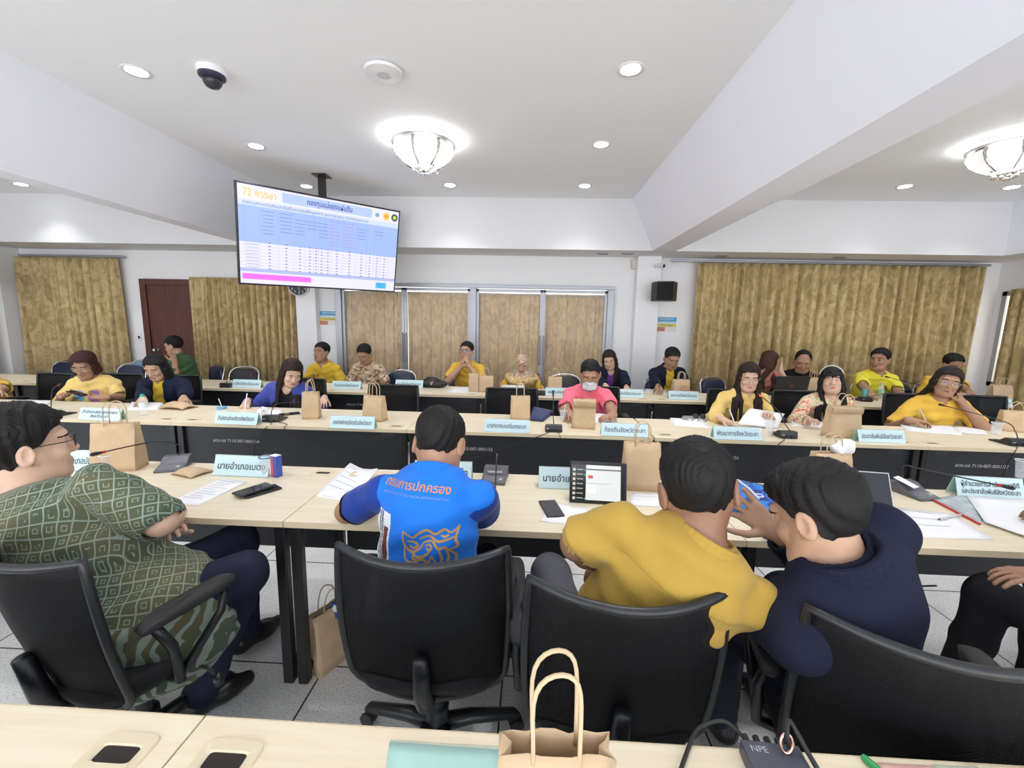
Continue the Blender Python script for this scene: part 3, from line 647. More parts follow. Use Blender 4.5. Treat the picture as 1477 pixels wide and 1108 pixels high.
        g.noise(.002, [(nrm(V(.2, .6, .7)), 60, 1.), (nrm(V(.7, -.2, .5)), 50, 2.)]); g.mesh('trousers', trousers, root, org)
        for sd in 'RL':
            h_, K, An = tl[sd]; fd = nrm(V(*(K-h_)[:2], 0)*.8+F0*.2); a = V(An[0], An[1], .05)
            g = SDF(np.minimum(a, a+fd*.2)-.09, np.maximum(a, a+fd*.2)+.09, .006); g.cone(a-fd*.03, a+fd*.10-U*.008, .042, .040, .02, cap=[(V(0, 0, .002), -U)]); g.cone(a+fd*.08-U*.01, a+fd*.165-U*.018, .042, .028, .02, cap=[(V(0, 0, .002), -U)]); g.cone(a-fd*.02+U*.0, a-fd*.02+U*.05, .04, .04, .02); g.mesh('shoe', SHOE, root, org)
    if mask:
        mg = hg.patch(hp(0, .08, -.06)-.1, hp(0, .08, -.06)+.1, .005, lambda X, Y, Z: (lambda x, y, z: np.maximum(np.maximum(z+.022+.5*np.abs(x)*0+1.2*x*x*6, -.112-z), np.maximum(np.abs(x)-.062, .015-y)))(*loc(X, Y, Z)))
        mk = mg.mesh('face_mask', mask, root, org)
        m = MB()
        for sg in (1, -1): m.tube([Vector(hp(sg*.060, .045, -.03)-org), Vector(hp(sg*.078, .0, .0)-org), Vector(hp(sg*.084, -.02, .012)-org)], .0015, 5).tube([Vector(hp(sg*.058, .04, -.095)-org), Vector(hp(sg*.078, -.0, -.05)-org), Vector(hp(sg*.085, -.02, -.02)-org)], .0015, 5)
        m.build('ear_loop', mask, root)
    if glasses:
        m = MB(); l = MB(); zg = opt.get('gz', .0)
        for sg in (1, -1):
            w, h = .026, .021; ring = []
            for j in range(20):
                a = 2*PI*j/20; ex = .7 if glasses[1] == 'square' else 1.; cx = math.copysign(abs(math.cos(a))**ex, math.cos(a)); cz = math.copysign(abs(math.sin(a))**ex, math.sin(a))
                ring.append(Vector(hp(sg*.033+w*cx, .110-.25*abs(sg*.033+w*cx)+.003, .000+zg+h*cz)-org))
            m.tube(ring, glasses[2] if len(glasses) > 2 else .0016, 6, closed=True); l.add(ring, [tuple(range(20))])
            m.tube([Vector(hp(sg*.060, .096, .006)-org), Vector(hp(sg*.080, .07, .008)-org), Vector(hp(sg*.084, -.01, .012)-org), Vector(hp(sg*.084, -.025, .0)-org)], .0017, 6)
        m.tube([Vector(hp(-.008, .113, .004)-org), Vector(hp(0, .116, .007)-org), Vector(hp(.008, .113, .004)-org)], .0016, 6)
        fo_ = m.build('spectacles', glasses[0], root, smooth=True); l.build('lens', LENS, fo_)
    return root, dict(H=H, HR=HR, hp=hp, nb=nb, sp=sp, F1=F1, R1=R1, chest=chest, mid=mid, P0=P0, J=J, org=org, q=q, F0=F0, R0=R0)
# ------------------------------------------------------------------ tables
def table(x0, x1, near, flip, label, grp, lab=None, drop=.03):
    """near: y of the long edge next to the camera; flip: the sitters are on the far side"""
    w = x1-x0-.004; d = .62; t = thing('conference_table', label, 'table', ((x0+x1)/2, near+d/2, 0), PI if flip else 0, grp)
    m = MB(); m.box((0, 0, .737), (w, d, .026)); top = m.build('tabletop', MAPLE, t, bevel=.002)
    m = MB()
    for q, s in (((0, d/2+.0006, .737), (w, .0012, .0255)), ((0, -d/2-.0006, .737), (w, .0012, .0255))): m.box(q, s)
    m.build('edge_band', EDGE, t)
    for sx in (-1, 1):
        x = sx*(w/2-.03)
        for y in (-d/2+.04, d/2-.06):
            MB().box2((x-.022, y-.018, .0), (x+.022, y+.018, .724)).build('leg', BLACK, t, bevel=.004)
        MB().box2((x-.018, -d/2+.05, .03), (x+.018, d/2-.07, .065)).build('foot_rail', BLACK, t, bevel=.004); MB().box2((x-.018, -d/2+.05, .68), (x+.018, d/2-.07, .724)).build('top_rail', BLACK, t, bevel=.004)
        gm = MB(); gx, gy = sx*(w/2-.10), d/2-.085; P = []
        for a, b, h in ((.058, .042, 0), (.056, .040, .004), (.040, .018, .004), (.036, .016, .001)):
            P.append([(gx+a*(abs(math.cos(2*PI*k/32))**.35)*math.copysign(1, math.cos(2*PI*k/32)), gy+b*(abs(math.sin(2*PI*k/32))**.35)*math.copysign(1, math.sin(2*PI*k/32)), .75+h) for k in range(33)])
        gr = gm.sheet(P).build('cable_grommet', mat('grommet_beige', (.70, .60, .42), .4), t, smooth='angle')
        MB().box((gx, gy, .7507), (.070, .030, .0006)).build('slot_shade', mat('slot_shade_dark', (.02, .014, .01), .8), gr)  # dark sheet painted in for the shade inside the open slot
    m = MB().box2((-w/2+.05, d/2-.085, .33), (w/2-.05, d/2-.07, .724)); p = m.build('modesty_panel', PANEL, t, bevel=.002)
    for x in (-w/2+.16, w/2-.16):
        m = MB(); m.box2((x-.045, d/2-.0705, .672), (x+.045, d/2-.068, .700)); m.build('cable_port', mat('port_grey', (.035, .035, .045), .6), p, bevel=.001)
    if lab: text('asset_number', lab, .034, mat('label_white', (.6, .6, .62), .7), p, Matrix.Translation((w*.5-.45, d/2-.068, .598))@Matrix.Rotation(PI, 4, 'Z')@Matrix.Rotation(PI/2, 4, 'X'))
    return t
FGN = .73-.62
table(-2.44, -.64, FGN, False, 'nearest table at the bottom left, its edge cut by the frame', 'near tables')
table(-.64, 1.16, FGN, False, 'nearest table holding the big kraft bag and black adapter box', 'near tables')
table(1.16, 2.96, FGN, False, 'nearest table at the bottom right corner', 'near tables')
MN = 1.555
for a, b, l in ((-2.76, -.965, 'table in front of the man in green batik shirt'), (-.965, .84, 'table under the tablet, in front of the man in blue polo'), (.84, 2.64, 'table with the laptop, in front of the man in navy jacket'), (2.64, 4.44, 'table beyond the right edge of the second row')): table(a, b, MN, False, l, 'tables of the row with backs to us')
BN = 3.02
for k, (a, b, l, n) in enumerate(((-6.3, -4.5, 'table at the left end of the third row', None), (-4.5, -2.7, 'table in front of the woman holding a phone', 'สตง.ยล 7110-007-0001/20'), (-2.7, -.90, 'table in front of the woman in blue cardigan', 'สตง.ยล 7110-007-0001/24'), (-.90, .90, 'table in front of the man with face mask', 'สตง.ยล 7110-007-0001/25'), (.91, 2.80, 'table in front of the two women with the lit microphone', 'สตง.ยล 7110-007-0001/26'), (2.80, 4.6, 'table at the right end, in front of the woman resting her cheek', 'สตง.ยล 7110-007-0001/27'))): table(a, b, BN, True, l, 'tables of the row facing us', n)
CN = 4.53
for a, b, l in ((-7.75, -5.92, 'table at the left end of the farthest row'), (-5.92, -4.1, 'table behind the woman with maroon hair, before the empty blue chairs'), (-4.1, -2.31, 'table in front of the man in green by the brown door'), (-2.31, -.53, 'table in front of the man in printed batik shirt'), (-.53, 1.33, 'table in front of the woman in headscarf'), (1.33, 3.15, 'table with the black laptop, before the balding man'), (3.15, 5.0, 'table in front of the man in bright yellow polo')):
    table(a, b, CN, True, l, 'tables of the farthest row', 'สตง.ยล 7110-007-0001/31' if -2 > a > -3 or 0 > a > -1 else None)

# ------------------------------------------------------------------ chairs
MESHM = mat('black_mesh', (.010, .010, .011), .6)
def mesh_mat():
    nt, b, L = nodes(MESHM); tc = add(nt, 'TexCoord'); v = add(nt, 'TexChecker'); v.inputs['Scale'].default_value = 420
    n = add(nt, 'TexNoise'); n.inputs['Scale'].default_value = 6; L(tc.outputs['Object'], n.inputs['Vector']); L(tc.outputs['Object'], v.inputs['Vector'])
    r = ramp(nt, [(0, (.80,)*3), (1, (.97,)*3)]); L(v.outputs['Fac'], r.inputs[0]); L(r.outputs[0], b.inputs['Alpha'])
    b.inputs['Specular IOR Level'].default_value = .15
mesh_mat()
SEATF = mat('black_seat_fabric', (.014, .014, .016), .8, bump=.3, bscale=180)
def office_chair(label, x, y, rz, grp='black mesh office chairs', lower=0., first=[]):
    if first: return dup(first[0], (x, y, 0), math.radians(rz), label, grp)
    t = thing('office_chair', label, 'chair', (x, y, 0), math.radians(rz), grp); first.append(t)
    def bp(u, v, off=0.):                        # u across -1..1, v up 0..1
        hw = .228+.022*math.sin(PI*min(1, v*.9+.1)*.8); z0, z1 = .39, .90
        ru = u; e = .05
        if v < .15: hw *= 1-.25*(1-v/.15)**2
        z = z0+(z1-z0)*v+.012*u*u*v
        y = -.175-.10*v+.05*math.sin(PI*v)*-.4+.085*u*u*(.55+.45*v)-.02*v*v+off
        return (hw*ru, y, z)
    m = MB().sheet([[bp(-1+2*i/20, j/14) for i in range(21)] for j in range(15)]); m.build('backrest', MESHM, t, smooth=True, solid=.006)
    edge = [bp(-1+2*i/20, 1) for i in range(21)]+[bp(1, 1-j/14) for j in range(1, 15)]+[bp(1-2*i/20, 0) for i in range(1, 21)]+[bp(-1, j/14) for j in range(1, 14)]
    MB().tube(edge, .0125, 8, closed=True).build('back_frame', PLAST, t, smooth=True)
    MB().tube([(-.0, -.04, .40), (0, -.20, .39), (0, -.235, .46), (0, -.262, .60)], [.03, .03, .028, .022], 10).build('back_support', PLAST, t, smooth=True)
    P = []
    for r, z in ((.02, .490), (.7, .488), (.92, .478), (1, .455), (.97, .425), (.5, .41), (.02, .41)):
        P.append([(.235*r*math.copysign(abs(math.cos(a))**.5, math.cos(a)), .02+.23*r*math.copysign(abs(math.sin(a))**.5, math.sin(a)), z) for a in [2*PI*k/40 for k in range(41)]])
    MB().sheet(P).build('seat', SEATF, t, smooth=True)
    for sx in (-1, 1):
        x0 = sx*.27; m = MB(); m.tube([(sx*.20, -.03, .415), (x0, -.03, .43), (x0+sx*.01, -.05, .56), (x0, -.09, .655)], .015, 8).tube([(x0, -.03, .44), (x0+sx*.012, .10, .58), (x0, .125, .655)], .013, 8)
        a = m.build('armrest', PLAST, t, smooth=True)
        Q = []
        for r, z in ((.05, .685), (.85, .685), (1, .672), (.95, .655), (.05, .652)): Q.append([(x0+.034*r*math.copysign(abs(math.cos(g))**.6, math.cos(g)), .015+(.145)*r*math.copysign(abs(math.sin(g))**.6, math.sin(g)), z-.012*max(0, math.sin(g)*-1)**3) for g in [2*PI*k/28 for k in range(29)]])
        MB().sheet(Q).build('arm_pad', RUBBER, a, smooth=True)
    MB().lathe([(.05, .41), (.05, .38), (.028, .37), (.028, .2), (.04, .19), (.045, .085), (.03, .07)], 16).build('gas_column', PLAST, t, smooth='angle')
    for k in range(5):
        a = 2*PI*k/5+.3; c, s_ = math.cos(a), math.sin(a); l = MB().tube([(0, 0, .115), (.12*c, .12*s_, .11), (.29*c, .29*s_, .075), (.305*c, .305*s_, .06)], [.032, .026, .02, .014], 8).build('leg', PLAST, t, smooth=True)
        q = MB()
        for o_ in (-.014, .014): q.lathe([(.004, -.009), (.022, -.009), (.027, -.005), (.027, .005), (.022, .009), (.004, .009)], 14, (.30*c-o_*s_, .30*s_+o_*c, .027), Matrix.Rotation(a, 3, 'Z')@Matrix.Rotation(PI/2, 3, 'X'))
        q.tube([(.30*c, .30*s_, .065), (.30*c, .30*s_, .03)], .012, 8).build('caster', RUBBER, l, smooth='angle')
    MB().tube([(.17, .03, .40), (.25, .06, .385), (.275, .07, .36)], [.006, .006, .008], 6).lathe([(.003, -.02), (.016, -.012), (.017, .012), (.003, .03)], 10, (.28, .073, .335)).build('lever', PLAST, t, smooth=True)
    return t
NAVYV = mat('navy_vinyl', (.020, .028, .065), .4); BLKV = mat('black_vinyl', (.025, .025, .028), .4); SKYV = mat('sky_blue_vinyl', (.13, .42, .60), .5); WHITEV = mat('white_cover', (.7, .7, .72), .6)
def banquet_chair(label, x, y, rz, m_, grp='padded chairs with chrome frames'):
    t = thing('banquet_chair', label, 'chair', (x, y, 0), math.radians(rz), grp)
    out = [(.20*math.copysign(abs(math.cos(a))**.75, math.cos(a)), .30*math.copysign(abs(math.sin(a))**.7, math.sin(a))) for a in [2*PI*k/36 for k in range(36)]]
    def P(u, v, o): return (u, -.21-.10*(v+.3)+o, .70+.62*v*.95)
    m = MB(); m.sheet([[P(u*r, v*.72*r+.0, o) for u, v in out+out[:1]] for r, o in ((.02, -.03), (.8, -.03), (.97, -.018), (1., 0), (.97, .018), (.8, .032), (.02, .034))]); m.build('back_cushion', m_, t, smooth=True)
    fr = [P(u*1.06, v*.76, 0) for u, v in out if v > -.29]
    fr = [P(.212*math.cos(PI*k/18)**1, 0, 0) if 0 else (.212*math.copysign(abs(math.cos(PI*k/18))**.75, math.cos(PI*k/18)), -.24-.10*.75*math.sin(PI*k/18)*.23/.23*.9, .70+.145*math.sin(PI*k/18)**.7) for k in range(19)]
    MB().tube([(.205, .0, 0), (.205, -.15, .44)]+[(.212, -.21, .56)]+fr+[(-.212, -.21, .56), (-.205, -.15, .44), (-.205, .0, 0)], .011, 8).build('back_frame', CHROME, t, smooth=True)
    MB().tube([(.205, .20, 0), (.20, .17, .43), (.20, -.16, .43)], .011, 8).tube([(-.205, .20, 0), (-.20, .17, .43), (-.20, -.16, .43)], .011, 8).build('front_legs', CHROME, t, smooth=True)
    S = [[(.215*r*math.copysign(abs(math.cos(a))**.5, math.cos(a)), .01+.21*r*math.copysign(abs(math.sin(a))**.5, math.sin(a)), z) for a in [2*PI*k/32 for k in range(33)]] for r, z in ((.02, .49), (.8, .487), (1, .47), (1, .445), (.02, .44))]
    MB().sheet(S).build('seat', m_, t, smooth=True); return t
# chairs with backs to us
office_chair('black mesh office chair under the man in blue polo', -.30, 1.335, 2)
office_chair('black mesh office chair under the man in yellow polo with his back to us', .262, 1.20, -2)
office_chair('black mesh office chair under the man in navy jacket', .95, 1.07, -16)
office_chair('black mesh office chair under the man in green batik shirt', -1.31, 1.25, -18)
office_chair('black mesh office chair at the right edge, mostly out of the frame', 1.95, 1.10, 8)
def chB(px, lab, Y=4.02, rz=180): p = at(px, 570, Y=Y); office_chair(lab, p[0], Y, rz)
chB(556, 'empty black mesh chair behind two kraft bags, right of the woman in blue cardigan', 3.85, 178); chB(738, 'empty black mesh chair behind the kraft bag and navy folder', 3.85, 182)
chB(45, 'black mesh chair left of the woman with maroon hair', 4.0, 170); chB(150, 'black mesh chair under the woman in yellow T-shirt with maroon hair', 4.1); chB(235, 'black mesh chair under the woman in navy jacket with an orange badge', 4.1, 185)
chB(420, 'black mesh chair under the woman in blue cardigan', 4.15, 170); chB(862, 'black mesh chair under the man with face mask', 4.1); chB(1070, 'black mesh chair under the woman speaking at the lit microphone', 4.15, 175)
chB(1170, 'black mesh chair under the woman in floral blouse', 4.2, 182); chB(1340, 'black mesh chair under the woman resting her cheek on her hand', 4.2, 188); chB(1450, 'empty black mesh chair at the right end behind the crumpled bag', 4.2, 180)
def chC(px, lab, m_, Y=5.75, rz=180, py=540): p = at(px, py, Y=Y); banquet_chair(lab, p[0], Y, rz, m_)
chC(69, 'empty navy padded chair left of the maroon haired woman', NAVYV, 5.7); chC(166, 'empty navy padded chair just right of the maroon haired woman', NAVYV, 5.55); chC(184, 'sky blue padded chair behind a navy one', SKYV, 6.0)
chC(284, 'navy padded chair behind the man in green', NAVYV, 5.75, 150); chC(334, 'empty black padded chair in front of the gold curtain by the brown door', BLKV, 5.5)
chC(570, 'empty navy padded chair right of the man in printed batik', NAVYV, 5.6); chC(818, 'empty black padded chair left of the woman in purple blouse', BLKV, 5.6); chC(1050, 'navy padded chair just left of the speaking woman', NAVYV, 5.75, 200)
chC(1228, 'navy padded chair left of the man in bright yellow polo', NAVYV, 5.7, 190); chC(1320, 'navy padded chair right of the man in bright yellow polo', NAVYV, 5.7)
for px, w in ((462, 'man in yellow polo beside the clock pillar'), (528, 'man in printed batik'), (664, 'man with clasped hands'), (755, 'woman in headscarf'), (885, 'woman in purple blouse'), (962, 'man in dark blazer'), (1108, 'woman with brown hair'), (1163, 'balding man in black'), (1276, 'man in bright yellow polo'), (1372, 'person hidden behind the woman resting her cheek')):
    chC(px, 'padded chair under the '+w, NAVYV, 5.62)

# ------------------------------------------------------------------ hanging screen
tv = thing('television', 'flat screen hung from the ceiling showing a blue table slide', 'television')
tv.matrix_world = Matrix.Translation((-2.36, 4.945, 2.379))@Matrix.Rotation(math.radians(44), 4, 'Z')@Matrix.Rotation(math.radians(12.4), 4, 'X')@Matrix.Rotation(math.radians(-.57), 4, 'Y')@Matrix.Scale(1.222, 4)
TW, TH = 1.43, .822
MB().box((0, .022, 0), (TW, .04, TH)).box((0, .06, 0), (.7, .05, .45)).build('bezel', mat('bezel_dark', (.02, .017, .03), .35), tv, bevel=.004)
def em(name, c, k=1.): return mat(name, (.02, .02, .02), .4, emit=k*TVE, ecol=c)
SW, SH = TW-.03, TH-.03
def scr(name, x0, y0, x1, y1, m, lay): return MB().box2((-SW/2+x0*SW, -.0005-lay*.0006, SH/2-y0*SH), (-SW/2+x1*SW, .0+(.0 if lay else .004), SH/2-y1*SH)).build(name, m, sc_)
sc_ = MB().box2((-SW/2, -.0006, -SH/2), (SW/2, .006, SH/2)).build('screen', em('screen_lavender', (.80, .78, .98)), tv)
HB = em('slide_blue', (.36, .50, .92)); scr('slide_header', .235, .02, .80, .12, em('slide_header_blue', (.45, .58, .93)), 1); scr('slide_band', 0, .145, 1, .20, em('slide_pale_blue', (.62, .72, .98)), 1)
scr('slide_table_head', 0, .20, 1, .565, HB, 1); scr('slide_total_row', 0, .84, 1, .875, em('slide_grey_blue', (.42, .50, .80)), 1); scr('slide_pink_bar', .01, .895, .405, .955, em('slide_magenta', (.85, .16, .92)), 1); scr('slide_cyan_box', .855, .90, .935, .975, em('slide_cyan', (.07, .50, .95)), 1)
ln = MB()
for k in range(8): y = .565+.275*k/8+.034; ln.box2((-SW/2, -.0020, SH/2-y*SH-.0006), (SW/2, -.0012, SH/2-y*SH+.0006))
for x in (.03, .11, .21, .30, .365, .42, .45, .49, .53, .61, .70, .775, .83, .88, .94): ln.box2((-SW/2+x*SW-.0005, -.0020, SH/2-.84*SH), (-SW/2+x*SW+.0005, -.0012, SH/2-.20*SH))
ln.build('slide_rules', em('slide_rule', (.25, .27, .5)), sc_)
dk = em('slide_ink', (.05, .07, .3), .6); sm = MB(); rnd = random.Random(5); pk = MB()
for ci, x in enumerate((.16, .255, .335, .395, .435, .47, .51, .57, .655, .74, .80, .855, .91)):
    for k in range(9):
        w = rnd.uniform(.008, .014); y = .545+.0345*k+.012; sm.box2((-SW/2+(x-w/2)*SW, -.0020, SH/2-y*SH-.004), (-SW/2+(x+w/2)*SW, -.0012, SH/2-y*SH+.003))
for ci, (x, n) in enumerate(((.155, 7), (.255, 6), (.335, 5), (.41, 3), (.48, 5), (.55, 8), (.645, 8), (.735, 4), (.86, 2))):
    for k in range(n):
        w = rnd.uniform(.05, .075); y = .235+.038*k+(.04 if n < 6 else 0); (pk if ci in (5, 6) else sm).box2((-SW/2+(x-w/2)*SW, -.0020, SH/2-y*SH-.0018), (-SW/2+(x+w/2)*SW, -.0012, SH/2-y*SH+.0018))
for k in range(8): y = .585+.0345*k; sm.box2((-SW/2+.035*SW, -.0020, SH/2-y*SH-.0016), (-SW/2+.10*SW, -.0012, SH/2-y*SH+.0016))
sm.build('slide_figures', em('slide_small_ink', (.16, .2, .5), .8), sc_); pk.build('slide_pink_text', em('slide_pink_ink', (.62, .25, .75), .8), sc_)
text('slide_title', 'กองทุนแม่ของแผ่นดิน', .062, em('slide_title_ink', (.03, .05, .38), .8), sc_, face_cam((-SW/2+.52*SW, -.0022, SH/2-.073*SH)), bold=.0012, fit=.40)
text('slide_subtitle', 'รายงานสถานะการเงินและบัญชีในระบบศูนย์ข้อมูลกลาง รอบการรายงาน ประจำปีงบประมาณ', .034, dk, sc_, face_cam((-SW/2+.40*SW, -.0022, SH/2-.172*SH)), fit=1.05)
text('slide_logo', '72 พรรษา', .085, em('slide_gold', (.85, .62, .05)), sc_, face_cam((-SW/2+.115*SW, -.0022, SH/2-.075*SH)), bold=.001, fit=.24)
text('slide_qr_caption', 'คู่มือการ\nใช้งาน', .022, dk, sc_, face_cam((-SW/2+.895*SW, -.0022, SH/2-.937*SH)), fit=.09)
for x, c1, c2 in ((.838, (.75, .8, .85), (.25, .35, .5)), (.905, (.9, .6, .08), (.75, .35, .05)), (.968, (.03, .05, .04), (.55, .8, .1))):
    m = MB(); m.lathe([(.034, -.0006), (.034, .0006)], 24, (-SW/2+x*SW, -.0016, SH/2-.075*SH), Matrix.Rotation(PI/2, 3, 'X')); e = m.build('slide_emblem', em('emblem_%d' % int(x*1000), c1), sc_)
    MB().lathe([(.020, -.0006), (.020, .0008)], 5 if x > .9 else 20, (-SW/2+x*SW, -.0026, SH/2-.075*SH), Matrix.Rotation(PI/2, 3, 'X')).build('emblem_core', em('emblemc_%d' % int(x*1000), c2), sc_)
mt = thing('screen_mount', 'black ceiling pole holding the hanging screen', 'bracket', (-2.41, 5.0, 0))
MB().box2((-.04, -.02, 2.5), (.04, .02, CZ-.005)).build('pole', PLAST, mt, bevel=.004); MB().box((0, 0, CZ-.006), (.16, .16, .012)).build('ceiling_plate', PLAST, mt, bevel=.003); MB().box2((-.05, -.03, 2.3), (.05, .02, 2.6)).build('arm', PLAST, mt, bevel=.004)

# ------------------------------------------------------------------ wall and ceiling fittings
ck = thing('wall_clock', 'round black faced wall clock half hidden under the screen', 'clock', (-3.43, WY-.125, 2.02), 0)
RX = Matrix.Rotation(PI/2, 3, 'X')
MB().lathe([(.165, 0), (.165, .03), (.155, .038), (.148, .03), (.148, 0)], 40, R=RX, cap=False).build('rim', WHITEP, ck, smooth='angle'); MB().lathe([(.15, 0), (.15, .02)], 40, R=RX).build('dial', mat('clock_black', (.02, .022, .025), .4), ck)
for k in range(1, 13): a = 2*PI*k/12; text('numeral', str(k), .05, mat('clock_white', (.8, .8, .8), .5), ck, face_cam((.117*math.sin(a), -.021, .117*math.cos(a))))
for a, l, w in ((.22+PI*.9, .10, .006), (PI*.2, .07, .008)):
    MB().box((0, 0, l/2), (w, .002, l)).build('hand', mat('clock_white', (.8, .8, .8)), ck).matrix_local = Matrix.Translation((0, -.024, 0))@Matrix.Rotation(a, 4, 'Y')
def speaker(x, y, z, rz, label):
    t = thing('loudspeaker', label, 'speaker', (x, y, z), rz)
    MB().prism([(-.17, .0), (-.10, -.14), (.10, -.14), (.17, .0), (.10, .12), (-.10, .12)], -.13, .13).build('cabinet', PLAST, t, bevel=.012); MB().prism([(-.155, -.008), (-.096, -.148), (.096, -.148), (.155, -.008)], -.115, .115).build('grille', mat('grille_black', (.01, .01, .012), .9, bump=.5, bscale=300), t, bevel=.006)
    MB().box((0, .16, 0), (.05, .12, .04)).build('bracket', BLACK, t, bevel=.004); return t
speaker(1.80, WY-.36, 2.0, math.radians(-12), 'black angular loudspeaker on the right wall pillar')
p = at(-2, 407, Y=5.9); speaker(XL+.42, 5.55, 2.02, math.radians(60), 'black loudspeaker cut off at the left edge of the picture')
t = thing('security_camera', 'small white bullet camera above the right loudspeaker', 'camera', (1.72, WY-.16, 2.37)); MB().tube([(0, 0, 0), (0, -.06, .0)], .03, 12).tube([(.0, -.05, .0), (.07, -.14, -.02)], .028, 12).build('housing', WHITEP, t, smooth='angle'); MB().tube([(.068, -.136, -.019), (.075, -.145, -.021)], .023, 12).build('lens', PLAST, t); MB().tube([(-.07, .0, .0), (-.08, 0, -.1), (-.03, 0, -.3)], .004, 6).build('cable', WHITEP, t)
t = thing('junction_box', 'small cream box on the wall pillar left of the bullet camera', 'box', (1.45, WY-.05, 2.40)); MB().box((0, 0, 0), (.08, .07, .13)).build('case', mat('cream_plastic', (.70, .68, .60), .5), t, bevel=.005); MB().box((0, -.037, 0), (.06, .004, .10)).build('cover', mat('cream_plastic', (.70, .68, .60), .5), t, bevel=.002)
t = thing('wall_socket', 'small white switch plate on the wall right of the glass doors', 'socket', (1.36, WY-.004, 1.19)); MB().box((0, 0, 0), (.12, .012, .05)).build('plate', WHITEP, t, bevel=.003); MB().box((.03, -.008, 0), (.025, .006, .03)).build('switch', WHITEP, t)
t = thing('light_switch', 'small switch plate beside the brown door', 'switch', (-6.08, WY-.004, 1.19)); MB().box((0, 0, 0), (.07, .012, .10)).build('plate', WHITEP, t, bevel=.003); MB().box((0, -.008, 0), (.03, .006, .04)).build('rocker', PLAST, t)
def poster(x, z, label):
    t = thing('notice', label, 'sign', (x, WY-.006, z), group='blue and yellow notices')
    MB().box((0, 0, 0), (.28, .008, .21)).build('board', mat('notice_white', (.75, .75, .72), .6), t)
    for z0, z1, n, c in ((.04, .104, 'sky_band', (.10, .36, .62)), (.005, .04, 'pale_band', (.55, .68, .72)), (-.035, .005, 'yellow_band', (.72, .62, .10))): MB().box2((-.138, -.0055, z0), (.138, -.004, z1)).build(n, mat(n, c, .6), t)
    MB().box2((-.138, -.0055, -.10), (-.02, -.004, -.04)).build('red_band', mat('red_band', (.55, .22, .16), .6), t)
    text('notice_heading', 'ขอความร่วมมือ', .034, mat('clock_white', (.8, .8, .8)), t, face_cam((0, -.0058, .078)), fit=.24); text('notice_line', 'ปิดไฟ ปิดแอร์', .034, INK, t, face_cam((0, -.0058, -.014)), fit=.22)
p = at(475, 459, Y=WY); poster(p[0], p[2], 'small blue and yellow notice under the clock, left of the glass doors'); p = at(961, 468, Y=WY); poster(p[0], p[2], 'small blue and yellow notice under the right loudspeaker')
t = thing('dome_camera', 'dome security camera on the central ceiling', 'camera', (-2.128, 2.955, CZ)); MB().lathe([(.085, 0), (.088, -.02), (.080, -.035)], 28).build('housing', WHITEP, t, smooth='angle'); MB().lathe([(.080, -.03), (.078, -.05), (.066, -.06)], 28).build('black_ring', mat('navy_ring', (.03, .03, .06), .4), t, smooth='angle'); MB().lathe([(.058, -.058), (.055, -.085), (.038, -.108), (.012, -.118)], 24).build('dome', mat('smoked_dome', (.03, .03, .04), .08), t, smooth=True)
t = thing('access_point', 'flat white disc on the ceiling right of the dome camera', 'ceiling fixture', (-.994, 2.962, CZ)); MB().lathe([(.085, 0), (.12, -.012), (.115, -.028), (.05, -.038), (.048, -.035), (.02, -.037)], 36).build('disc', WHITEP, t, smooth='angle'); MB().lathe([(.04, -.036), (.04, -.0395), (.035, -.0395)], 24).build('centre_ring', mat('pale_grey', (.6, .6, .62), .5), t)
p = at(1282, 211, z=CZ)
t = thing('sprinkler', 'tiny chrome sprinkler under the edge of the right beam', 'sprinkler', (1.845+.2, 2.9, CZ)); MB().lathe([(.03, 0), (.03, -.01), (.012, -.014), (.012, -.03), (.02, -.034)], 14).build('body_fitting', CHROME, t, smooth='angle')
# ------------------------------------------------------------------ people
YEL = cloth('mustard_polo', (.62, .42, .065), wrinkle=0) if 0 else cloth('mustard_polo', (.44, .285, .055))
YPALE = cloth('pale_yellow_cotton', (.80, .58, .20)); YBRI = cloth('bright_yellow_polo', (.82, .74, .06)); YGOLD = cloth('golden_yellow_polo', (.76, .47, .07)); YDEEP = cloth('deep_yellow_polo', (.76, .50, .05))
NAVY = cloth('navy_jacket_cloth', (.014, .016, .034)); NAVY2 = cloth('dark_blue_jacket_cloth', (.012, .017, .040)); BLUEC = cloth('royal_blue_knit', (.055, .075, .33)); BLACKC = cloth('black_cotton', (.014, .014, .016)); PINK = cloth('coral_pink_polo', (.82, .16, .225)); GREENC = cloth('dull_green_polo', (.07, .15, .06)); PURP = cloth('purple_blouse', (.18, .05, .30)); SALM = cloth('salmon_blouse', (.72, .27, .22))
def print_mat(name, base, cols, scale, thr=.5):
    m = cloth(name, base); nt, b, L = nodes(m); tc = add(nt, 'TexCoord'); prev = None
    for k, c in enumerate(cols):
        n = add(nt, 'TexNoise'); n.inputs['Scale'].default_value = scale*(1+.22*k); n.inputs['Detail'].default_value = 2; n.inputs['Distortion'].default_value = 1.5
        mp = add(nt, 'Mapping'); mp.inputs['Location'].default_value = (k*3.1, k*7.7, 0); L(tc.outputs['Object'], mp.inputs[0]); L(mp.outputs[0], n.inputs['Vector'])
        r = ramp(nt, [(thr+.06, (0, 0, 0)), (thr+.085, (1, 1, 1))]); L(n.outputs['Fac'], r.inputs[0])
        mx = add(nt, 'Mix', data_type='RGBA'); mx.inputs[6].default_value = tuple(base)+(1,); mx.inputs[7].default_value = tuple(c)+(1,); L(r.outputs[0], mx.inputs[0])
        if prev: L(prev, mx.inputs[6])
        prev = mx.outputs[2]
    L(prev, b.inputs['Base Color']); return m
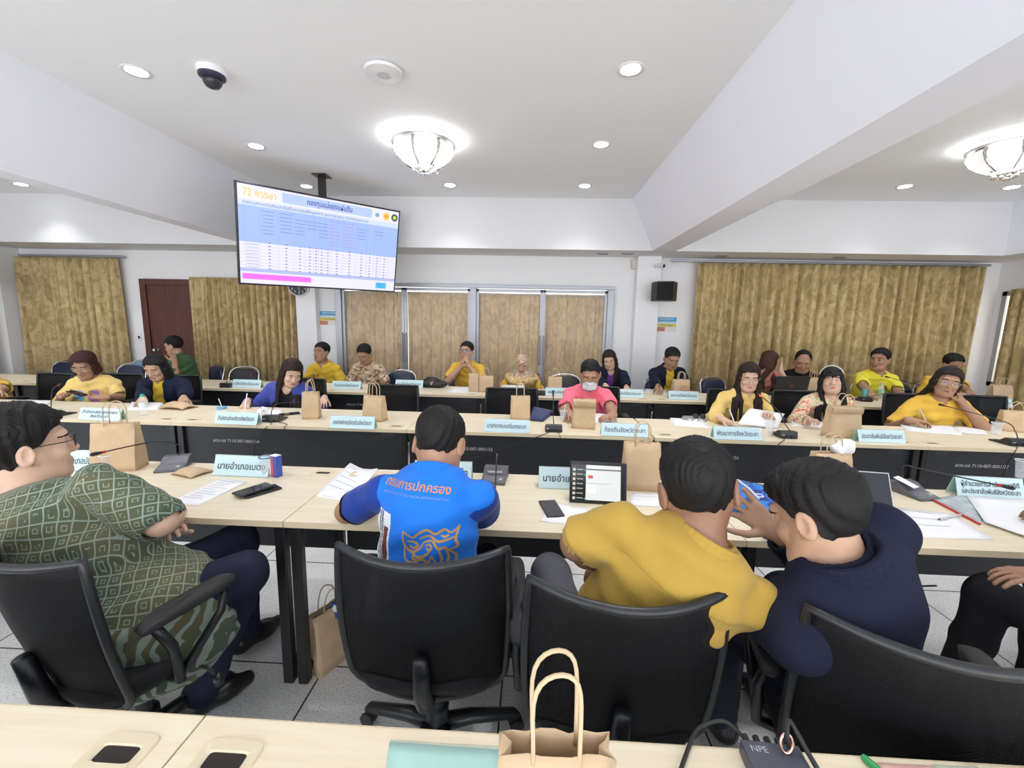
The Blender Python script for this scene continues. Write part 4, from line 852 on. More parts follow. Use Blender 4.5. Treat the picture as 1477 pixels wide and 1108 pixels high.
BATIKW = print_mat('cream_batik', (.72, .62, .44), [(.20, .09, .05), (.12, .14, .08), (.45, .16, .07)], 26); FLORAL = print_mat('floral_cream', (.72, .60, .42), [(.72, .10, .09), (.70, .28, .20), (.35, .38, .18)], 20, .53); SCARF = print_mat('spotted_scarf', (.72, .56, .42), [(.11, .035, .02)], 70, .46)
def batik():
    m = cloth('green_batik', (.085, .105, .062)); nt, b, L = nodes(m); tc = add(nt, 'TexCoord')
    sx = add(nt, 'SeparateXYZ'); L(tc.outputs['UV'], sx.inputs[0])
    def M_(op, a, c=None):
        n = add(nt, 'Math', operation=op)
        for i, v in enumerate((a, c)):
            if v is None: continue
            if hasattr(v, 'links'): L(v, n.inputs[i])
            else: n.inputs[i].default_value = v
        return n.outputs[0]
    # bands on the diagonals of the cloth: across = along the back, up = height
    ac, up = sx.outputs[0], sx.outputs[1]
    A = M_('MULTIPLY', M_('ADD', ac, up), 19.); B = M_('MULTIPLY', M_('SUBTRACT', ac, up), 19.)
    fa = M_('ABSOLUTE', M_('SUBTRACT', M_('FRACT', A), .5)); fb = M_('ABSOLUTE', M_('SUBTRACT', M_('FRACT', B), .5))
    line = M_('GREATER_THAN', M_('MAXIMUM', fa, fb), .445)
    r_ = M_('MAXIMUM', fa, fb); ring = M_('MULTIPLY', M_('GREATER_THAN', r_, .13), M_('LESS_THAN', r_, .21))
    n = add(nt, 'TexNoise'); n.inputs['Scale'].default_value = 30; n.inputs['Detail'].default_value = 3; L(tc.outputs['Object'], n.inputs['Vector'])
    ring = M_('MULTIPLY', ring, M_('GREATER_THAN', n.outputs['Fac'], .47))
    mot = M_('MAXIMUM', line, M_('MULTIPLY', ring, .8))
    sz = add(nt, 'SeparateXYZ'); L(tc.outputs['Object'], sz.inputs[0]); hem = M_('MULTIPLY', M_('LESS_THAN', sz.outputs[2], .60), 1.)
    wv = add(nt, 'TexWave'); wv.inputs['Scale'].default_value = 9; wv.inputs['Distortion'].default_value = 9; wv.inputs['Detail'].default_value = 2; L(tc.outputs['Object'], wv.inputs['Vector'])
    sw = M_('GREATER_THAN', wv.outputs['Fac'], .62); fac = M_('ADD', M_('MULTIPLY', hem, sw), M_('MULTIPLY', M_('SUBTRACT', 1., hem), mot))
    n2 = add(nt, 'TexNoise'); n2.inputs['Scale'].default_value = 4; L(tc.outputs['Object'], n2.inputs['Vector'])
    g = ramp(nt, [(.42, (.070, .100, .062)), (.60, (.125, .120, .065))]); L(n2.outputs['Fac'], g.inputs[0])
    mx = add(nt, 'Mix', data_type='RGBA'); mx.inputs[7].default_value = (.30, .36, .30, 1); L(g.outputs[0], mx.inputs[6]); L(M_('MULTIPLY', fac, .85), mx.inputs[0]); L(mx.outputs[2], b.inputs['Base Color']); return m
BATIK = batik()
def hd(px, py, Y): return at(px, py, Y=Y)
def tp(px, py, dz=.02): return at(px, py, z=.75+dz)
GOLDF = mat('gold_rims', (.55, .40, .18), .3, .8); DARKF = mat('dark_rims', (.02, .015, .02), .3); PURF = mat('purple_rims', (.10, .03, .16), .3)
PEOPLE = {}
def P(key, label, head, base, face, **kw):
    PEOPLE[key] = person(label, base, face, head, **kw); return PEOPLE[key]
# the four men with their backs to us
P('green', 'heavy man in green patterned batik shirt and glasses, turned right in his chair', hd(36, 645, 1.36), (-1.36, 1.30), 5, hyaw=24, hpitch=-4, s=1.12, sh=.255, nkl=.185, shoulder_drop=.150, skin='light', fat=1.42, slv=.98, hair=('full', HAIR, dict(t=.026)), shirt=BATIK, sleeve='short', trousers=NAVYT, untuck=.13, res=.005, hres=.004, wrinkle=.003,
  arms={'R': dict(e=hd(232, 752, 1.32), w=(-1.44, 1.60, .74), curl=.6), 'L': dict(w=(-1.45, 1.5, .70), pole=(-.8, .3, -.6), curl=.6)}, knees={'R': ((-1.05, 1.44, .60), (-1.25, 1.42, .10)), 'L': ((-1.25, 1.68, .58), (-1.3, 1.75, .10))}, glasses=(DARKF, 'square'), collar=True, lean_sh=0)

def paint(o, mats, fn):                        # material slots by place on the cloth (fn gets face centres in room coordinates)
    me = o.data
    for m in mats: me.materials.append(m)
    n = len(me.polygons); c = np.empty(n*3); me.polygons.foreach_get('center', c); c = c.reshape(-1, 3)+np.array(o.parent.location)
    me.polygons.foreach_set('material_index', fn(c).astype(np.int32)); me.update()
def child(root, nm): return next((c for c in root.children if c.name.split('.')[0] == nm), None)
def decal(me, name, m, root, target, M, off=.0018):      # lettering and emblems laid onto the cloth along M's z axis
    from mathutils.bvhtree import BVHTree
    import bmesh
    bm = bmesh.new(); bm.from_mesh(me)
    for _ in range(2): bmesh.ops.subdivide_edges(bm, edges=[e for e in bm.edges if e.calc_length() > .012], cuts=1)
    bmesh.ops.triangulate(bm, faces=bm.faces[:])
    t = bmesh.new(); t.from_mesh(target.data); bv = BVHTree.FromBMesh(t); org = Vector(root.location)
    z = (M.to_3x3()@Vector((0, 0, 1))).normalized(); M3 = M
    for v in bm.verts:
        p = M3@v.co-org; h = bv.ray_cast(p+z*.3, -z, .8)
        v.co = (h[0]+z*off) if h[0] is not None else p
    out = bpy.data.meshes.new(name); bm.to_mesh(out); bm.free(); t.free(); out.materials.append(m)
    o = bpy.data.objects.new(name, out); COL.objects.link(o); o.parent = root; return o
def wrap_uv(root, I):                          # cloth runs round the trunk and round each sleeve, with a seam at the armhole
    o = child(root, 'shirt'); me = o.data; n = len(me.polygons); co = np.empty(len(me.vertices)*3); me.vertices.foreach_get('co', co); co = co.reshape(-1, 3)+I['org']
    lv = np.empty(len(me.loops), np.int32); me.loops.foreach_get('vertex_index', lv); cen = np.empty(n*3); me.polygons.foreach_get('center', cen); cen = cen.reshape(-1, 3)+I['org']
    def trunk(p): d = p-I['P0']; h = d@I['sp']; r = d-h[:, None]*I['sp']; x, y = r@I['R1'], r@I['F1']; return np.stack([np.arctan2(x, -y)*.22, h-np.hypot(x, y)*.9], 1)
    uv = trunk(co[lv])
    for sd, sg in (('R', 1), ('L', -1)):
        S, E = I['J'][sd][0], I['J'][sd][1]; d = nrm(E-S); a = nrm(np.cross(d, V(0, 0, 1))); b = np.cross(d, a)
        t = (cen-S)@d; dist = np.linalg.norm(cen-S-t[:, None]*d, axis=1); f = np.repeat((t > -.01)&(dist < .105)&(((cen-S)@I['R1'])*sg > -.03), 4)
        q = co[lv]-S; uv[f] = np.stack([np.arctan2(q@a, q@b)*.075, q@d], 1)[f]
    l = me.uv_layers.new(name='wrap'); l.data.foreach_set('uv', uv.astype(np.float32).ravel())
wrap_uv(*PEOPLE['green'])
BLUEP = cloth('sky_blue_sport_cloth', (.012, .17, .68), rough=.6); BLUED = cloth('deep_blue_sport_cloth', (.010, .045, .28), rough=.6); STRW = cloth('white_side_panel', (.70, .72, .76)); STRB = cloth('maroon_side_panel', (.11, .035, .03)); STRK = cloth('black_side_stripe', (.01, .01, .015))
r, I = P('blue', 'man in bright blue polo with orange lettering, bent over the table', hd(634, 640, 1.50), (-.33, 1.30), 3, hyaw=4, hpitch=30, skin='tan', fat=1.08, s=1.0, nkl=.118, hair=('short', HAIR, dict(t=.016)), shirt=BLUEP, colmat=BLUEP, res=.0042, hres=.0035, wrinkle=.0026, trousers=JEANS,
  arms={'R': dict(e=hd(697, 742, 1.53), w=tp(650, 715, .045), curl=.6), 'L': dict(e=hd(500, 738, 1.55), w=tp(575, 712, .045), curl=.6)}, sh=.170)
def blue_fn(c):
    J = I['J']; idx = np.zeros(len(c))
    lx = (c-I['P0'])@I['R1']; fy = (c-I['P0'])@I['F1']; up = c[:, 2]
    side = (lx < -.100)&(up < .93); idx[side] = 2
    idx[side&(lx > -.128)&(lx < -.107)&(up < .885)] = 3
    idx[side&(((lx > -.137)&(lx < -.132))|((lx > -.147)&(lx < -.142)))] = 4
    for sd, sg in (('R', 1), ('L', -1)):
        S, E = J[sd][0], J[sd][1]; d = nrm(E-S); t = (c-S)@d; a = S+t[:, None]*d; dist = np.linalg.norm(c-a, axis=1)
        idx[(t > -.035)&(dist < .085)&(((c-S)@I['R1'])*sg > -.030+.0*t)] = 1
        idx[(t > .188)&(dist < .085)&(((c-S)@I['R1'])*sg > -.03)] = 4 if sg < 0 else 3
    return idx
sh_ = child(r, 'shirt'); paint(sh_, [BLUED, STRW, STRB, STRK], blue_fn)
def back_frame_(I, dx, dz, tilt=0.):            # plane behind the back, x to the right, z towards the camera
    up = nrm(I['sp']); rt = nrm(I['R1']); out = np.cross(rt, up); o = I['nb']+rt*dx-up*dz+out*.2
    M = Matrix(((rt[0], up[0], out[0], o[0]), (rt[1], up[1], out[1], o[1]), (rt[2], up[2], out[2], o[2]), (0, 0, 0, 1))); return M@Matrix.Rotation(tilt, 4, 'Z')
ORNG = mat('orange_print', (.50, .23, .15), .6); GOLDP = mat('gold_print', (.46, .27, .09), .5); PALEP = mat('pale_print', (.20, .32, .55), .6)
decal(text_mesh('กรมการปกครอง', .037, bold=.0009), 'back_lettering', ORNG, r, sh_, back_frame_(I, -.03, .03, -.08)); decal(text_mesh('DEPARTMENT OF PROVINCIAL ADMINISTRATION', .0105), 'small_lettering', PALEP, r, sh_, back_frame_(I, -.03, .06, -.07))
# a lion-like scroll emblem in gold line work
def strokes(lines, w):
    m = MB()
    for ln_ in lines:
        n = len(ln_); pts = []
        for i in range(n-1):
            for t in np.linspace(0, 1, 5)[:-1]:
                p0, p1, p2, p3 = (np.array(ln_[max(0, min(n-1, i+k))]) for k in (-1, 0, 1, 2)); pts.append(.5*((2*p1)+(-p0+p2)*t+(2*p0-5*p1+4*p2-p3)*t*t+(-p0+3*p1-3*p2+p3)*t**3))
        pts.append(np.array(ln_[-1], float)); L_, R_ = [], []
        for i, p in enumerate(pts):
            d = pts[min(i+1, len(pts)-1)]-pts[max(i-1, 0)]; d = d/max(np.linalg.norm(d), 1e-6); nn = np.array([-d[1], d[0]])*w*(.55+.45*math.sin(PI*i/(len(pts)-1))); L_.append((*(p+nn), 0)); R_.append((*(p-nn), 0))
        m.sheet([L_, R_])
    me = bpy.data.meshes.new('strokes'); me.from_pydata(m.v, [], m.f); return me
lion = [[(-.95, .65), (-.9, .2), (-.6, -.05), (-.3, .1), (-.2, .3)], [(-.95, .65), (-.6, .45), (-.4, .6), (-.1, .75), (.2, .62), (.5, .8), (.75, .7), (1.0, .95)], [(1.0, .95), (.9, .5), (1.0, .25), (.7, .1)], [(-.8, .3), (-.55, .3), (-.4, .18), (-.55, .08), (-.7, .16)],
        [(-.35, .42), (0, .55), (.3, .38), (.62, .45), (.85, .55)], [(-.2, .3), (.1, .38), (.35, .15), (.6, .2), (.7, .1)], [(-.9, .2), (-.8, -.3), (-.5, -.4), (-.2, -.25), (.05, -.35), (.15, -.1)], [(-.6, -.05), (-.35, -.2), (-.05, -.1), (.1, .1)], [(.15, -.1), (.35, -.5), (.1, -.8), (-.3, -.7), (-.6, -.85)],
        [(.35, .15), (.5, -.2), (.42, -.6)], [(.6, .2), (.72, -.15), (.62, -.5), (.8, -.8)], [(.7, .1), (.95, -.1), (.88, -.5)], [(-.75, -.45), (-.5, -.6), (-.2, -.5)], [(-.55, -.15), (-.5, -.28), (-.36, -.3)], [(-.1, .2), (.05, .25), (.12, .12), (0, .08), (-.06, .14)], [(.4, .6), (.55, .55), (.68, .62)]]
decal(strokes([[(x*.088, y*.088) for x, y in l] for l in lion], .0042), 'gold_emblem', GOLDP, r, sh_, back_frame_(I, .035, .225, -.04), off=.0016)
r, I = P('mustard', 'man in mustard yellow polo leaning right, his back to the camera', hd(1006, 706, 1.12), (.25, 1.21), 8, hyaw=4, hpitch=10, hroll=-9, skin='dark', nkl=.125, s=1.06, fat=1.09, hair=('short', HAIR, dict(t=.015)), shirt=YEL, res=.0042, hres=.0035, wrinkle=.0030, trousers=GREYT, sh=.185,
  arms={'R': dict(e=hd(1038, 868, 1.07), w=(.57, 1.24, .95), dir=(-.2, .1, 1), palm=(-.6, .2, 0), curl=.7), 'L': dict(e=hd(832, 785, 1.14), w=(.26, 1.36, .74), curl=.6)}, slv=.88, knees={'L': ((.10, 1.52, .60), (.06, 1.50, .10)), 'R': ((.48, 1.58, .58), (.50, 1.62, .10))})
decal(strokes([[(-.19, .0), (-.1, .012), (0, .015), (.1, .012), (.19, 0)]], .0012), 'yoke_seam', mat('dark_mustard', (.36, .22, .03), .8), r, child(r, 'shirt'), back_frame_(I, 0, .10), off=.0012)
r, I = P('jacket', 'man in dark navy jacket turned left, gesturing with an open hand', hd(1180, 745, 1.085), (.92, 1.17), -28, hyaw=-3, hpitch=26, hroll=2, skin='mid', nkl=.104, s=1.04, fat=1.08, hair=('full', HAIR, dict(t=.024, quiff=.012)), shirt=NAVY, sleeve='long', collar=False, jacket=(NAVY, 0), res=.0045, hres=.0038, sh=.185,
  arms={'R': dict(w=at(1122, 768, Y=1.25), pole=(.5, .1, -1), dir=(-.62, .42, .42), palm=(-.35, -.85, .1), curl=.16, spread=.30, thumb=.1), 'L': dict(e=hd(1078, 866, 1.14), w=hd(1140, 876, 1.27), curl=.6)}, lean_sh=12, knees={'L': ((.70, 1.44, .56), (.76, 1.46, .10)), 'R': ((.98, 1.52, .57), (1.02, 1.54, .10))})
P('edge', 'person in black at the right edge, only a bare forearm and knee showing', (2.25, 1.30, 1.20), (2.10, 1.20), -22, skin='dark', shirt=BLACKC, trousers=BLACKC, res=.006, arms={'L': dict(w=at(1385, 856, Y=1.36), pole=(-.2, -.6, -.6), dir=(-1, .15, -.1), curl=.3), 'R': dict(w=(2.2, 1.7, .8))}, knees={'L': ((1.72, 1.52, .60), (1.70, 1.58, .10)), 'R': ((2.05, 1.62, .58), (2.05, 1.6, .1))})
# the row facing us
P('b0', 'person in yellow cut off at the left edge, beside the empty black chair', hd(-40, 525, 3.98), None, 165, skin='mid', shirt=YGOLD, arms={'L': dict(w=tp(-10, 578, .05))})
P('b1', 'woman with short maroon hair and glasses in yellow T-shirt, holding a phone', hd(122, 527, 3.92), None, 166, hyaw=-4, hpitch=22, skin='tan', fat=1.3, female=True, hair=('bob', HMAR, dict(t=.030, len=.05)), shirt=YPALE, collar=False, glasses=(GOLDF, 'square', .0012), sleepy=.8,
  arms={'R': dict(w=hd(88, 572, 3.68), dir=(.9, -.35, .1), palm=(0, -.3, 1), curl=.7), 'L': dict(w=hd(152, 573, 3.68), dir=(-.9, -.3, .1), palm=(0, -.3, 1), curl=.7)})
P('b2', 'woman with chin length black hair, navy jacket over yellow shirt, orange badge', hd(225, 530, 3.92), None, 170, hyaw=4, hpitch=24, skin='mid', fat=1.05, female=True, hair=('bob', HAIR, dict(t=.020, len=.16)), shirt=YDEEP, jacket=(NAVY2, .055), sleepy=.9,
  arms={'R': dict(w=tp(205, 578, .05), curl=.4), 'L': dict(w=tp(265, 580, .05), curl=.4)})
P('b3', 'woman in royal blue cardigan with long dark hair, writing, face turned aside', hd(421, 538, 3.80), (-.10,), 176, hyaw=-40, hpitch=26, hroll=-6, skin='light', fat=1.1, female=True, hair=('long', HDARK, dict(t=.022, len=.24, split=-.9)), shirt=BLACKC, vneck=True, collar=False, jacket=(BLUEC, .085), sleepy=.7,
  arms={'R': dict(w=tp(357, 579, .05), dir=(.3, -.8, -.3), curl=.9), 'L': dict(w=tp(468, 574, .05), dir=(.25, -.8, -.25), palm=(0, 0, -1), curl=.4)})
P('b4', 'man in coral pink polo and white face mask, looking down', hd(851, 540, 3.92), None, 178, hyaw=8, hpitch=24, skin='tan', fat=1.2, s=1.03, hair=('short', HAIR, dict(t=.014)), shirt=PINK, mask=mat('mask_paper', (.72, .78, .85), .8), lips=True, sleepy=1., 
  arms={'R': dict(w=tp(822, 597, .05)), 'L': dict(w=tp(884, 600, .05), dir=(-.7, -.5, -.1))})
P('b5', 'woman in pale yellow shirt with long hair and glasses, speaking and holding papers', hd(1080, 544, 3.80), None, 180, hyaw=14, hpitch=12, skin='light', fat=1.1, female=True, hair=('long', HDARK, dict(t=.020, len=.34)), shirt=YPALE, sleeve='long', glasses=(GOLDF, 'round', .0013), sleepy=.7,
  arms={'R': dict(w=tp(1040, 604, .05), dir=(.7, -.5, -.2), curl=.8), 'L': dict(w=tp(1108, 600, .07), dir=(-.4, -.6, .3), curl=.8)})
P('b6', 'woman in floral cream blouse with black fringe and beaded headband, eyes closed', hd(1199, 549, 3.86), None, 184, hyaw=24, hpitch=-8, hroll=6, skin='light', fat=1.2, female=True, hair=('fringe', HAIR, dict(t=.020, len=.32)), shirt=FLORAL, sleeve='long', collar=True, sleepy=1.25, arms={'R': dict(w=tp(1165, 606, .05)), 'L': dict(w=tp(1212, 608, .05))})
P('b7', 'woman in golden yellow polo resting her cheek on her hand, long dark hair', hd(1366, 551, 3.80), (.03,), 188, hyaw=22, hpitch=2, hroll=-12, skin='tan', fat=1.35, s=1.06, female=True, hair=('long', HDARK, dict(t=.018, len=.30, split=2)), shirt=YGOLD, glasses=(GOLDF, 'square', .0011), sleepy=.5,
  arms={'L': dict(w=hd(1388, 582, 3.74), pole=(.7, -.3, -1), dir=(-.25, .15, .8), palm=(-.5, .6, .2), curl=1.0), 'R': dict(w=tp(1312, 606, .05), dir=(.8, -.4, .0), curl=.7)})
# the farthest row
P('c1', 'man in dull green polo facing left before the brown door, hand on his face', hd(251, 499, 5.70), None, 262, hpitch=12, skin='mid', s=1.02, shirt=GREENC, arms={'L': dict(e=hd(256, 550, 5.50), w=hd(252, 522, 5.52), dir=(-.3, .1, 1), curl=1.), 'R': dict(w=(-4.9, 5.4, .78))}, hair=('short', HAIR, dict(t=.018)))
P('c2', 'man in deep yellow polo sitting by the clock pillar, looking up left', hd(464, 508, 5.62), None, 184, hyaw=16, hpitch=-2, skin='tan', shirt=YDEEP, hair=('short', HAIR, dict(t=.018)))
P('c3', 'man in cream and brown printed batik shirt, looking down', hd(526, 511, 5.56), None, 180, hpitch=28, hyaw=6, skin='tan', shirt=BATIKW, hair=('short', HAIR, dict(t=.020)), sleepy=1., fat=1.1)
P('c4', 'man in yellow polo with purple glasses, hands clasped at his chin', hd(673, 507, 5.55), None, 184, hyaw=14, hpitch=-4, skin='mid', fat=1.15, shirt=YGOLD, glasses=(PURF, 'square', .0026), hair=('short', HAIR, dict(t=.015)),
  arms={'R': dict(w=hd(664, 530, 5.40), pole=(-.8, -.2, -1), dir=(.35, -.1, .9), palm=(.8, .3, 0), curl=1.), 'L': dict(w=hd(678, 530, 5.40), pole=(.8, -.2, -1), dir=(-.35, -.1, .9), palm=(-.8, .3, 0), curl=1.)})
r5, I5 = P('c5', 'woman in spotted brown headscarf and yellow striped shawl, looking down', hd(753, 525, 5.48), None, 180, hpitch=24, skin='mid', female=True, fat=1.15, hair=('none', HAIR), shirt=YGOLD, sleeve='long', collar=False, sleepy=1.)
P('c6', 'woman in navy jacket over purple blouse with long hair, head tilted down', hd(879, 519, 5.52), None, 184, hyaw=12, hpitch=20, hroll=8, skin='light', female=True, hair=('long', HDARK, dict(t=.018, len=.26)), shirt=PURP, collar=False, vneck=True, jacket=(NAVY2, .05), sleepy=.9, arms={'R': dict(w=tp(878, 563, .04)), 'L': dict(w=tp(905, 563, .04))})
P('c7', 'man in dark blazer over golden yellow shirt, writing', hd(969, 517, 5.50), None, 178, hyaw=-4, hpitch=26, skin='tan', s=1.04, fat=1.1, shirt=YDEEP, jacket=(NAVY, .065), hair=('short', HAIR, dict(t=.018)), sleepy=1., arms={'R': dict(w=tp(952, 566, .04)), 'L': dict(w=tp(990, 566, .04))})
P('c8', 'woman in salmon blouse with brown hair hiding her turned face', hd(1110, 521, 5.56), None, 170, hyaw=-80, hpitch=14, skin='light', female=True, shirt=SALM, hair=('long', HBROWN, dict(t=.024, len=.24, front=.06)), arms={'L': dict(w=hd(1126, 534, 5.45), pole=(.4, -.4, -1), dir=(0, 0, 1), curl=1.), 'R': dict(w=tp(1090, 575, .04))})
P('c9', 'balding man in black shirt smiling down behind the black laptop', hd(1158, 521, 5.54), None, 182, hyaw=24, hpitch=26, skin='tan', s=1.08, fat=1.3, shirt=BLACKC, hair=('bald', HAIR, dict(t=.009)), sleepy=1.)
P('c10', 'man in bright yellow polo with a chest emblem, looking left', hd(1269, 519, 5.50), None, 186, hyaw=54, hpitch=0, skin='tan', s=1.08, fat=1.2, shirt=YBRI, hair=('short', HAIR, dict(t=.020)), arms={'R': dict(w=tp(1258, 572, .04)), 'L': dict(w=tp(1300, 572, .04), dir=(-.6, -.6, -.1))})
P('c11', 'person in yellow mostly hidden behind the woman resting her cheek', hd(1374, 526, 5.52), None, 182, skin='tan', hpitch=18, shirt=YGOLD, hair=('short', HAIR, dict(t=.022)), arms={'L': dict(w=tp(1412, 578, .05))})
# the headscarf: cloth over the head and down to the shoulders, framing the face
def headscarf(root, I):
    hp, q = I['hp'], I['q']; g = SDF(I['H']-V(.30, .30, .45), I['H']+V(.30, .30, .2), .006); HR = I['HR']
    g.ell(hp(0, -.012, .030), V(.094, .108, .104)*q, HR, .03); g.ell(hp(0, .005, -.05), V(.085, .095, .11)*q, HR, .04); g.cone(hp(0, -.01, -.10), I['nb']-V(0, 0, .02), .085, .13, .05); g.ell(I['nb']-V(0, 0, .05)+I['F1']*.05, (.21, .15, .10), None, .06); g.ell(I['chest']+I['F1']*.06+V(0, 0, .02), (.17, .11, .13), None, .06)
    g.ell(hp(0, .105, -.022), V(.052, .07, .078)*q, HR, .012, op='sub'); g.noise(.0035, [(nrm(V(.3, .5, .8)), 70, 1.), (nrm(V(.9, .1, .5)), 55, 3.)]); return g.mesh('headscarf', SCARF, root, I['org'])
hs = headscarf(r5, I5)
SHAWL = print_mat('striped_shawl', (.68, .48, .20), [(.50, .28, .10), (.75, .60, .32)], 14, .46); paint(hs, [SHAWL], lambda c: (c[:, 2] < I5['nb'][2]-.03)*1)
# badges and prints on the clothes
def badge(key, cloth_, nm, m, dx, dz, r_, n=16, c2=None):
    root, I = PEOPLE[key]; up, rt = nrm(I['sp']), -I['R1']; out = np.cross(rt, up); o = I['nb']+rt*dx-up*dz+out*.25
    M = Matrix(((rt[0], up[0], out[0], o[0]), (rt[1], up[1], out[1], o[1]), (rt[2], up[2], out[2], o[2]), (0, 0, 0, 1))); mb = MB()
    mb.sheet([[(r_*t*math.cos(2*PI*k/n), r_*t*math.sin(2*PI*k/n)*1.15, 0) for k in range(n+1)] for t in (.02, .5, 1)]); me = bpy.data.meshes.new(nm); me.from_pydata(mb.v, [], mb.f); decal(me, nm, m, root, child(root, cloth_), M, off=.004)
OB = mat('orange_badge', (.75, .20, .03), .6)
badge('b2', 'jacket', 'orange_badge', OB, .115, .20, .024, 8); badge('b1', 'shirt', 'blue_print', mat('print_blue', (.16, .45, .68), .7), -.06, .135, .045); badge('b1', 'shirt', 'purple_print', mat('print_purple', (.28, .16, .42), .7), .06, .135, .048); badge('b1', 'shirt', 'pink_print', mat('print_pink', (.75, .35, .50), .7), .07, .175, .03)
badge('c6', 'jacket', 'round_emblem', mat('emblem_olive', (.35, .36, .12), .6), .12, .20, .024); badge('c10', 'shirt', 'chest_emblem', mat('emblem_amber', (.72, .45, .04), .6), .075, .16, .028); badge('b3', 'jacket', 'flag_pin', mat('pin_white', (.75, .5, .5), .5), .115, .14, .010); badge('b7', 'shirt', 'chest_emblem', mat('emblem_grey', (.35, .30, .25), .6), .10, .18, .020); badge('c2', 'shirt', 'chest_emblem', mat('emblem_brown', (.35, .20, .04), .6), -.07, .14, .016)
# beaded headband
rt6, I6 = PEOPLE['b6']; mb = MB()
for k in range(23):
    a = -1.25+2.5*k/22; p = I6['hp'](.095*math.sin(a), .030, .030+.108*math.cos(a))-I6['org']; mb.lathe([(.0005, -.006), (.0055, -.003), (.0055, .003), (.0005, .006)], 8, p)
mb.build('headband', mat('pearl_beads', (.75, .70, .66), .2), rt6, smooth=True)
# ------------------------------------------------------------------ things on the tables
KRAFT = mat('kraft_paper', (.58, .42, .26), .75, bump=.25, bscale=18, noise=.08, nscale=14); CORD = mat('twisted_paper_cord', (.60, .45, .28), .8); KIN = mat('kraft_inside', (.30, .20, .11), .8)
BCARD = mat('pale_blue_card', (.60, .78, .83), .5); ACRY = mat('clear_acrylic', (.85, .95, .93), .05, alpha=.35); GCARD = mat('pale_green_card', (.42, .66, .60), .5)
def onz(px, py, z=.75): return Vector(at(px, py, z=z))
def paper_bag(loc, w, d, h, rz, label, grp, handle=True, fold=0., seed=0, hl=.11, lean=0., m_=KRAFT, hcol=CORD, cord=.0028):
    t = thing('paper_bag', label, 'bag', loc, math.radians(rz), grp); rnd = random.Random(seed); N = 6
    def ring(tz):
        z = h*tz; dd = d*(1-.62*tz**1.5); g = .42*dd*tz+.02*tz; ww = w*(1-.03*tz); o = []
        c = [(-ww/2, -dd/2), (ww/2, -dd/2), (ww/2-g*.5, 0), (ww/2, dd/2), (-ww/2, dd/2), (-ww/2+g*.5, 0)]
        for i in range(6):
            (x0, y0), (x1, y1) = c[i], c[(i+1) % 6]; k = 8 if i in (0, 3) else 2
            for j in range(k): s_ = j/k; o.append((x0+(x1-x0)*s_+rnd.uniform(-1, 1)*.0012, y0+(y1-y0)*s_+rnd.uniform(-1, 1)*.0035*tz+lean*tz*tz*h, z+(rnd.uniform(-1, 1)*.003 if 0 < tz else 0)))
        return o+o[:1]
    m = MB(); R_ = [ring(j/N) for j in range(N+1)]; m.sheet(R_); n = len(R_[0]); m.add(R_[0][:-1], [tuple(range(n-2, -1, -1))])
    if fold:
        a, b = R_[N][0], R_[N][8]; m.sheet([[(x, y-.004, z) for x, y, z in R_[N][:9]], [(x, y-.008-d*.2, z-fold*.15) for x, y, z in R_[N][:9]], [(x, y-.006-d*.18, z-fold) for x, y, z in R_[N][:9]]])
    m.build('bag_body', m_, t, solid=.0012, solid_off=-1, smooth='angle')
    if handle:
        dd = d*.38
        for sy in (-1, 1):
            pts = []
            for k in range(17):
                a = PI*k/16; x = -.21*w*math.cos(a)*(1+.12*math.sin(a)); z = h-.02+(hl+.02)*math.sin(a)**.62; pts.append((x+.004*math.sin(3*a+seed), sy*dd/2+sy*.01*math.sin(a)*(.3 if seed % 2 else 1.)+lean*h*(1+.4*math.sin(a)), z))
            MB().tube(pts, cord, 6).build('handle', hcol, t, smooth=True)
    return t
def flat_bag(loc, w, l, rz, label, hgt=.03):
    t = thing('paper_bag', label, 'bag', loc, math.radians(rz), 'kraft bags lying flat'); m = MB(); P = []
    for j in range(7):
        v = j/6; P.append([(w*(i/8-.5), l*(v-.5), hgt*(.25+.75*math.sin(PI*min(1, v*1.0+.05)))*(1-abs(2*i/8-1)**4*.6)+.001) for i in range(9)])
    m.sheet(P).build('bag_body', KRAFT, t, solid=.001, smooth='angle'); MB().box((0, 0, .002), (w*.98, l*.97, .003)).build('under_side', KRAFT, t); return t
def name_card(loc, w, rz, lines, label, h=.098, flip=False):
    t = thing('name_card', label, 'name card', loc, math.radians(rz), 'pale blue name cards'); a = .034
    R = Matrix(((0, 0, 1), (1, 0, 0), (0, 1, 0)))
    MB().sheet([[(-w/2, -a, .002), (w/2, -a, .002)], [(-w/2, -.002, h), (w/2, -.002, h)]]).build('front_face', BCARD, t, solid=.002); MB().sheet([[(w/2, a, .002), (-w/2, a, .002)], [(w/2, .002, h), (-w/2, .002, h)]]).build('back_face', GCARD, t, solid=.002)
    MB().box((0, 0, h), (w+.002, .007, .003)).box((0, -a-.003, .0015), (w+.004, .012, .003)).build('clear_holder', ACRY, t)
    an = math.atan2(h, a-.002)
    for k, s_ in enumerate(lines):
        big = .045 if len(lines) == 1 else .032; f = .47 if len(lines) == 1 else .66-.34*k
        text('lettering', s_, big, INK, t, Matrix.Translation((0, -a+(a-.002)*f-.0018*math.sin(an)-.0008, h*f+.0008))@Matrix.Rotation(an, 4, 'X'), bold=.0004, fit=w*.86)
    return t
